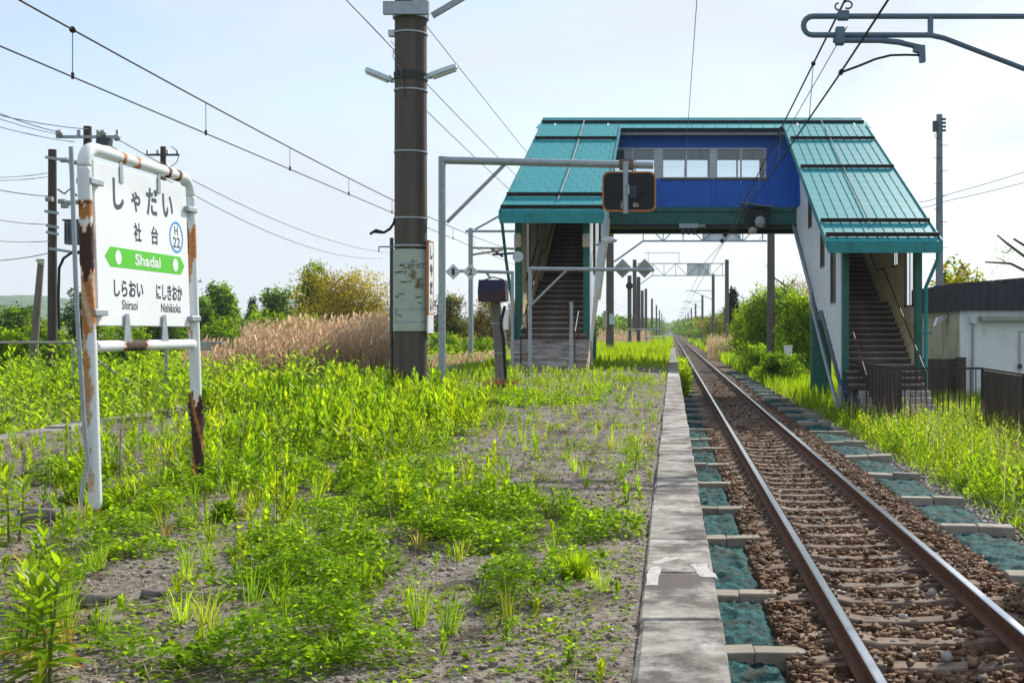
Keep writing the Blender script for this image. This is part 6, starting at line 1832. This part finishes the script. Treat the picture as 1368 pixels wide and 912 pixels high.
# rows of trees converging on the horizon
for s_, lab in ((-1,'left'), (1,'right')):
    for i, Y in enumerate((220, 300, 400, 540, 720, 950, 1250)):
        x = (7.5 if s_ > 0 else -11.5)*1.0 + s_*Y*.004
        tree('lineside_tree', '%s lineside tree, %s towards the horizon beyond the masts' % (lab, ORD[i]), 'tree', x, Y, 3.2+Y*.009, 3+Y*.010, 10+Y*.05, GND_Z, .0, DG+DG+LG, .5+Y*.0022, 90, 16, 'lineside trees towards the horizon', .2, 4, .9, .9)
wood = Soup()                                     # the far wood that closes the plain
n = 26000
Y = rng.uniform(500, 700, n); X = np.concatenate([rng.uniform(-420, -24, n//2), rng.uniform(24, 330, n-n//2)])
hgt = 4+6*vnoise(X*.045, Y*.002, 91)+3*vnoise(X*.2, Y*.01, 92)
wood.leaves(np.stack([X, Y, GND_Z+hgt*rng.random(n)**.7], 1), unit(rng.normal(0,1,(n,3))), 2.2, 1.5, shade(DG+LG, n, .2), .2, .1)
tag(wood.build('far_wood', LEAF_TREE), kind='stuff')

# ------------------------------------------------------------------ single plants and stones on the platform
def big_weed(name, label, x, y, h, stems, nl, ll, lw, cols, tipcol=None, z=-.03):
    """tall leafy weed with long pointed leaves of six faces each"""
    o = thing(name, (x, y, z), label, 'plant', 'single plants on the platform')
    for sidx in range(stems):
        a0 = random.uniform(0, 6.28); off = Vector((math.cos(a0), math.sin(a0), 0))*(.04 if stems > 1 else 0)*random.random()*2
        b0 = Vector((x, y, z))+off*.6; hh = h*random.uniform(.75, 1.0)
        top = b0+Vector((random.uniform(-.06,.06), random.uniform(-.06,.06), hh))
        MB().tube([b0, b0.lerp(top,.5)+Vector((.01,0,0)), top], [.006,.005,.002], 6).build('stem', M('weed_stem',[(0.12,0.17,0.03),(0.16,0.20,0.05)],8,.7), o)
        s = Soup(); V, T, C = [], [], []
        for j in range(nl):
            t = .15+.85*(j+.5)/nl; p = b0.lerp(top, t)
            a = a0+j*2.4+random.uniform(-.25,.25); el = (.05+1.05*t**1.6)+random.uniform(-.12,.12)
            d = Vector((math.cos(a)*math.cos(el), math.sin(a)*math.cos(el), math.sin(el))); sd = d.cross(Vector((0,0,1))).normalized(); nn = sd.cross(d)
            L = ll*(1.1-.55*t)*random.uniform(.8,1.15); W = lw*(1.05-.4*t)
            col = np.array(random.choice(cols))*random.uniform(.8,1.2)
            base = len(V); K = 6
            for k in range(K+1):
                u = k/K; w = W*math.sin(math.pi*(u**.75)*.97+.06)*.5
                c = p+d*L*u-Vector((0,0,1))*L*.34*u*u*(1.1-.7*t)
                V += [c-sd*w+nn*w*.35, c, c+sd*w+nn*w*.35]
                cc = col if not tipcol or u < .7 or j > nl*.55 or random.random() < .5 else np.array(tipcol)
                C += [cc, cc*.85, cc]
            for k in range(K):
                q = base+3*k
                T += [(q,q+1,q+4),(q,q+4,q+3),(q+1,q+2,q+5),(q+1,q+5,q+4)]
        s.add(np.array([tuple(v) for v in V]), np.array(T), np.array(C)); s.build('leaves', LEAF, o)
    return o
PL = [(0.17,0.31,0.02),(0.21,0.35,0.022),(0.26,0.38,0.022)]
def G(px, py): return (px-898)*1627.5/(py-443)/F, 1627.5/(py-443)
for px, py, h, st, nl, ll, lw, lab in ((62,905,.40,3,30,.16,.032,'big leafy weed with orange leaf tips filling the lower left corner'),(18,880,.34,2,28,.15,.03,'leafy weed at the left edge behind the corner weed'),
                                 (52,800,.30,2,26,.14,.028,'tall leafy weed standing behind the corner weed'),(848,622,.26,1,26,.10,.022,'single upright leafy weed close to the coping halfway along'),
                                 (12,720,.42,2,26,.15,.03,'leafy weed with red tinged leaves at the left edge'),(490,640,.34,2,24,.12,.026,'leafy weed in the middle of the weed patch'),
                                 (765,880,.09,2,10,.05,.02,'small seedling on the bare gravel near the coping'),(840,672,.16,2,14,.08,.018,'small weed on the gravel beside the shaded coping')):
    x, y = G(px, py); big_weed('leafy_weed', lab, x, y, h, st, nl, ll, lw, PL, (0.36,0.14,0.02))
x, y = G(765, 768)
o = thing('grass_tuft', (x, y, -.02), 'round dark green grass tuft on the gravel near the coping', 'plant')
s = Soup(); n = 420; a = rng.uniform(0,6.28,n); r = .05*rng.random(n)
s.blades(np.stack([x+r*np.cos(a), y+r*np.sin(a), np.full(n,-.02)], 1), .07+.09*rng.random(n), .005, np.stack([np.cos(a)*.10*rng.random(n), np.sin(a)*.10*rng.random(n), np.zeros(n)], 1), shade(MG+YG, n, .2)); s.build('blades', LEAF, o)
x, y = G(668, 520)
o = thing('withered_fern', (x, y, -.02), 'reddish brown withered tuft at the foot of the wooden post', 'plant')
s = Soup(); n = 300; a = rng.uniform(0,6.28,n); r = .25*rng.random(n)
s.blades(np.stack([x+r*np.cos(a), y+r*np.sin(a), np.full(n,-.02)], 1), .12+.18*rng.random(n), .02, np.stack([np.cos(a)*.2*rng.random(n), np.sin(a)*.2*rng.random(n), np.zeros(n)], 1), shade([(0.22,0.10,0.06),(0.16,0.08,0.05),(0.14,0.15,0.04)], n, .2)); s.build('blades', STRAW, o)
for px, py, sx, sy, sz, lab in ((50,690,.16,.10,.07,'dark rounded rock at the left behind the leafy weeds'),(128,795,.11,.07,.03,'flat grey stone on the gravel below the near sign post'),(142,828,.06,.05,.025,'small pointed grey stone in front of the flat stone'),
                              (205,790,.045,.04,.025,'small grey stone right of the flat stone'),(835,650,.05,.04,.03,'grey stone lying on the gravel beside the coping')):
    x, y = G(px, py); ss = Soup(); stone_soup(ss, np.zeros((1,3)), np.array([1.0]), np.array([(1,1,1)]))
    tag(put('rock', fast_mesh('rock', ss.V[0]*np.array([[sx,sy,sz]]), ss.T[0], m_rock), None, (x, y, sz*.4-.02), (0,0,random.uniform(-.4,.4))), lab, 'rock', 'stones on the platform')

# ------------------------------------------------------------------ haze over the plain
hz = MB().box(-4300, 4300, -250, 5800, -8, 70)
hm = bpy.data.materials.new('haze_air'); hm.use_nodes = True
nn_ = hm.node_tree.nodes; nn_.remove(nn_['Principled BSDF'])
pv = nn_.new('ShaderNodeVolumePrincipled'); pv.inputs['Color'].default_value = (0.80, 0.88, 0.98, 1); pv.inputs['Density'].default_value = 0.0002; pv.inputs['Anisotropy'].default_value = 0.3
hm.node_tree.links.new(pv.outputs['Volume'], nn_['Material Output'].inputs['Volume'])
tag(hz.build('haze', hm), kind='stuff')
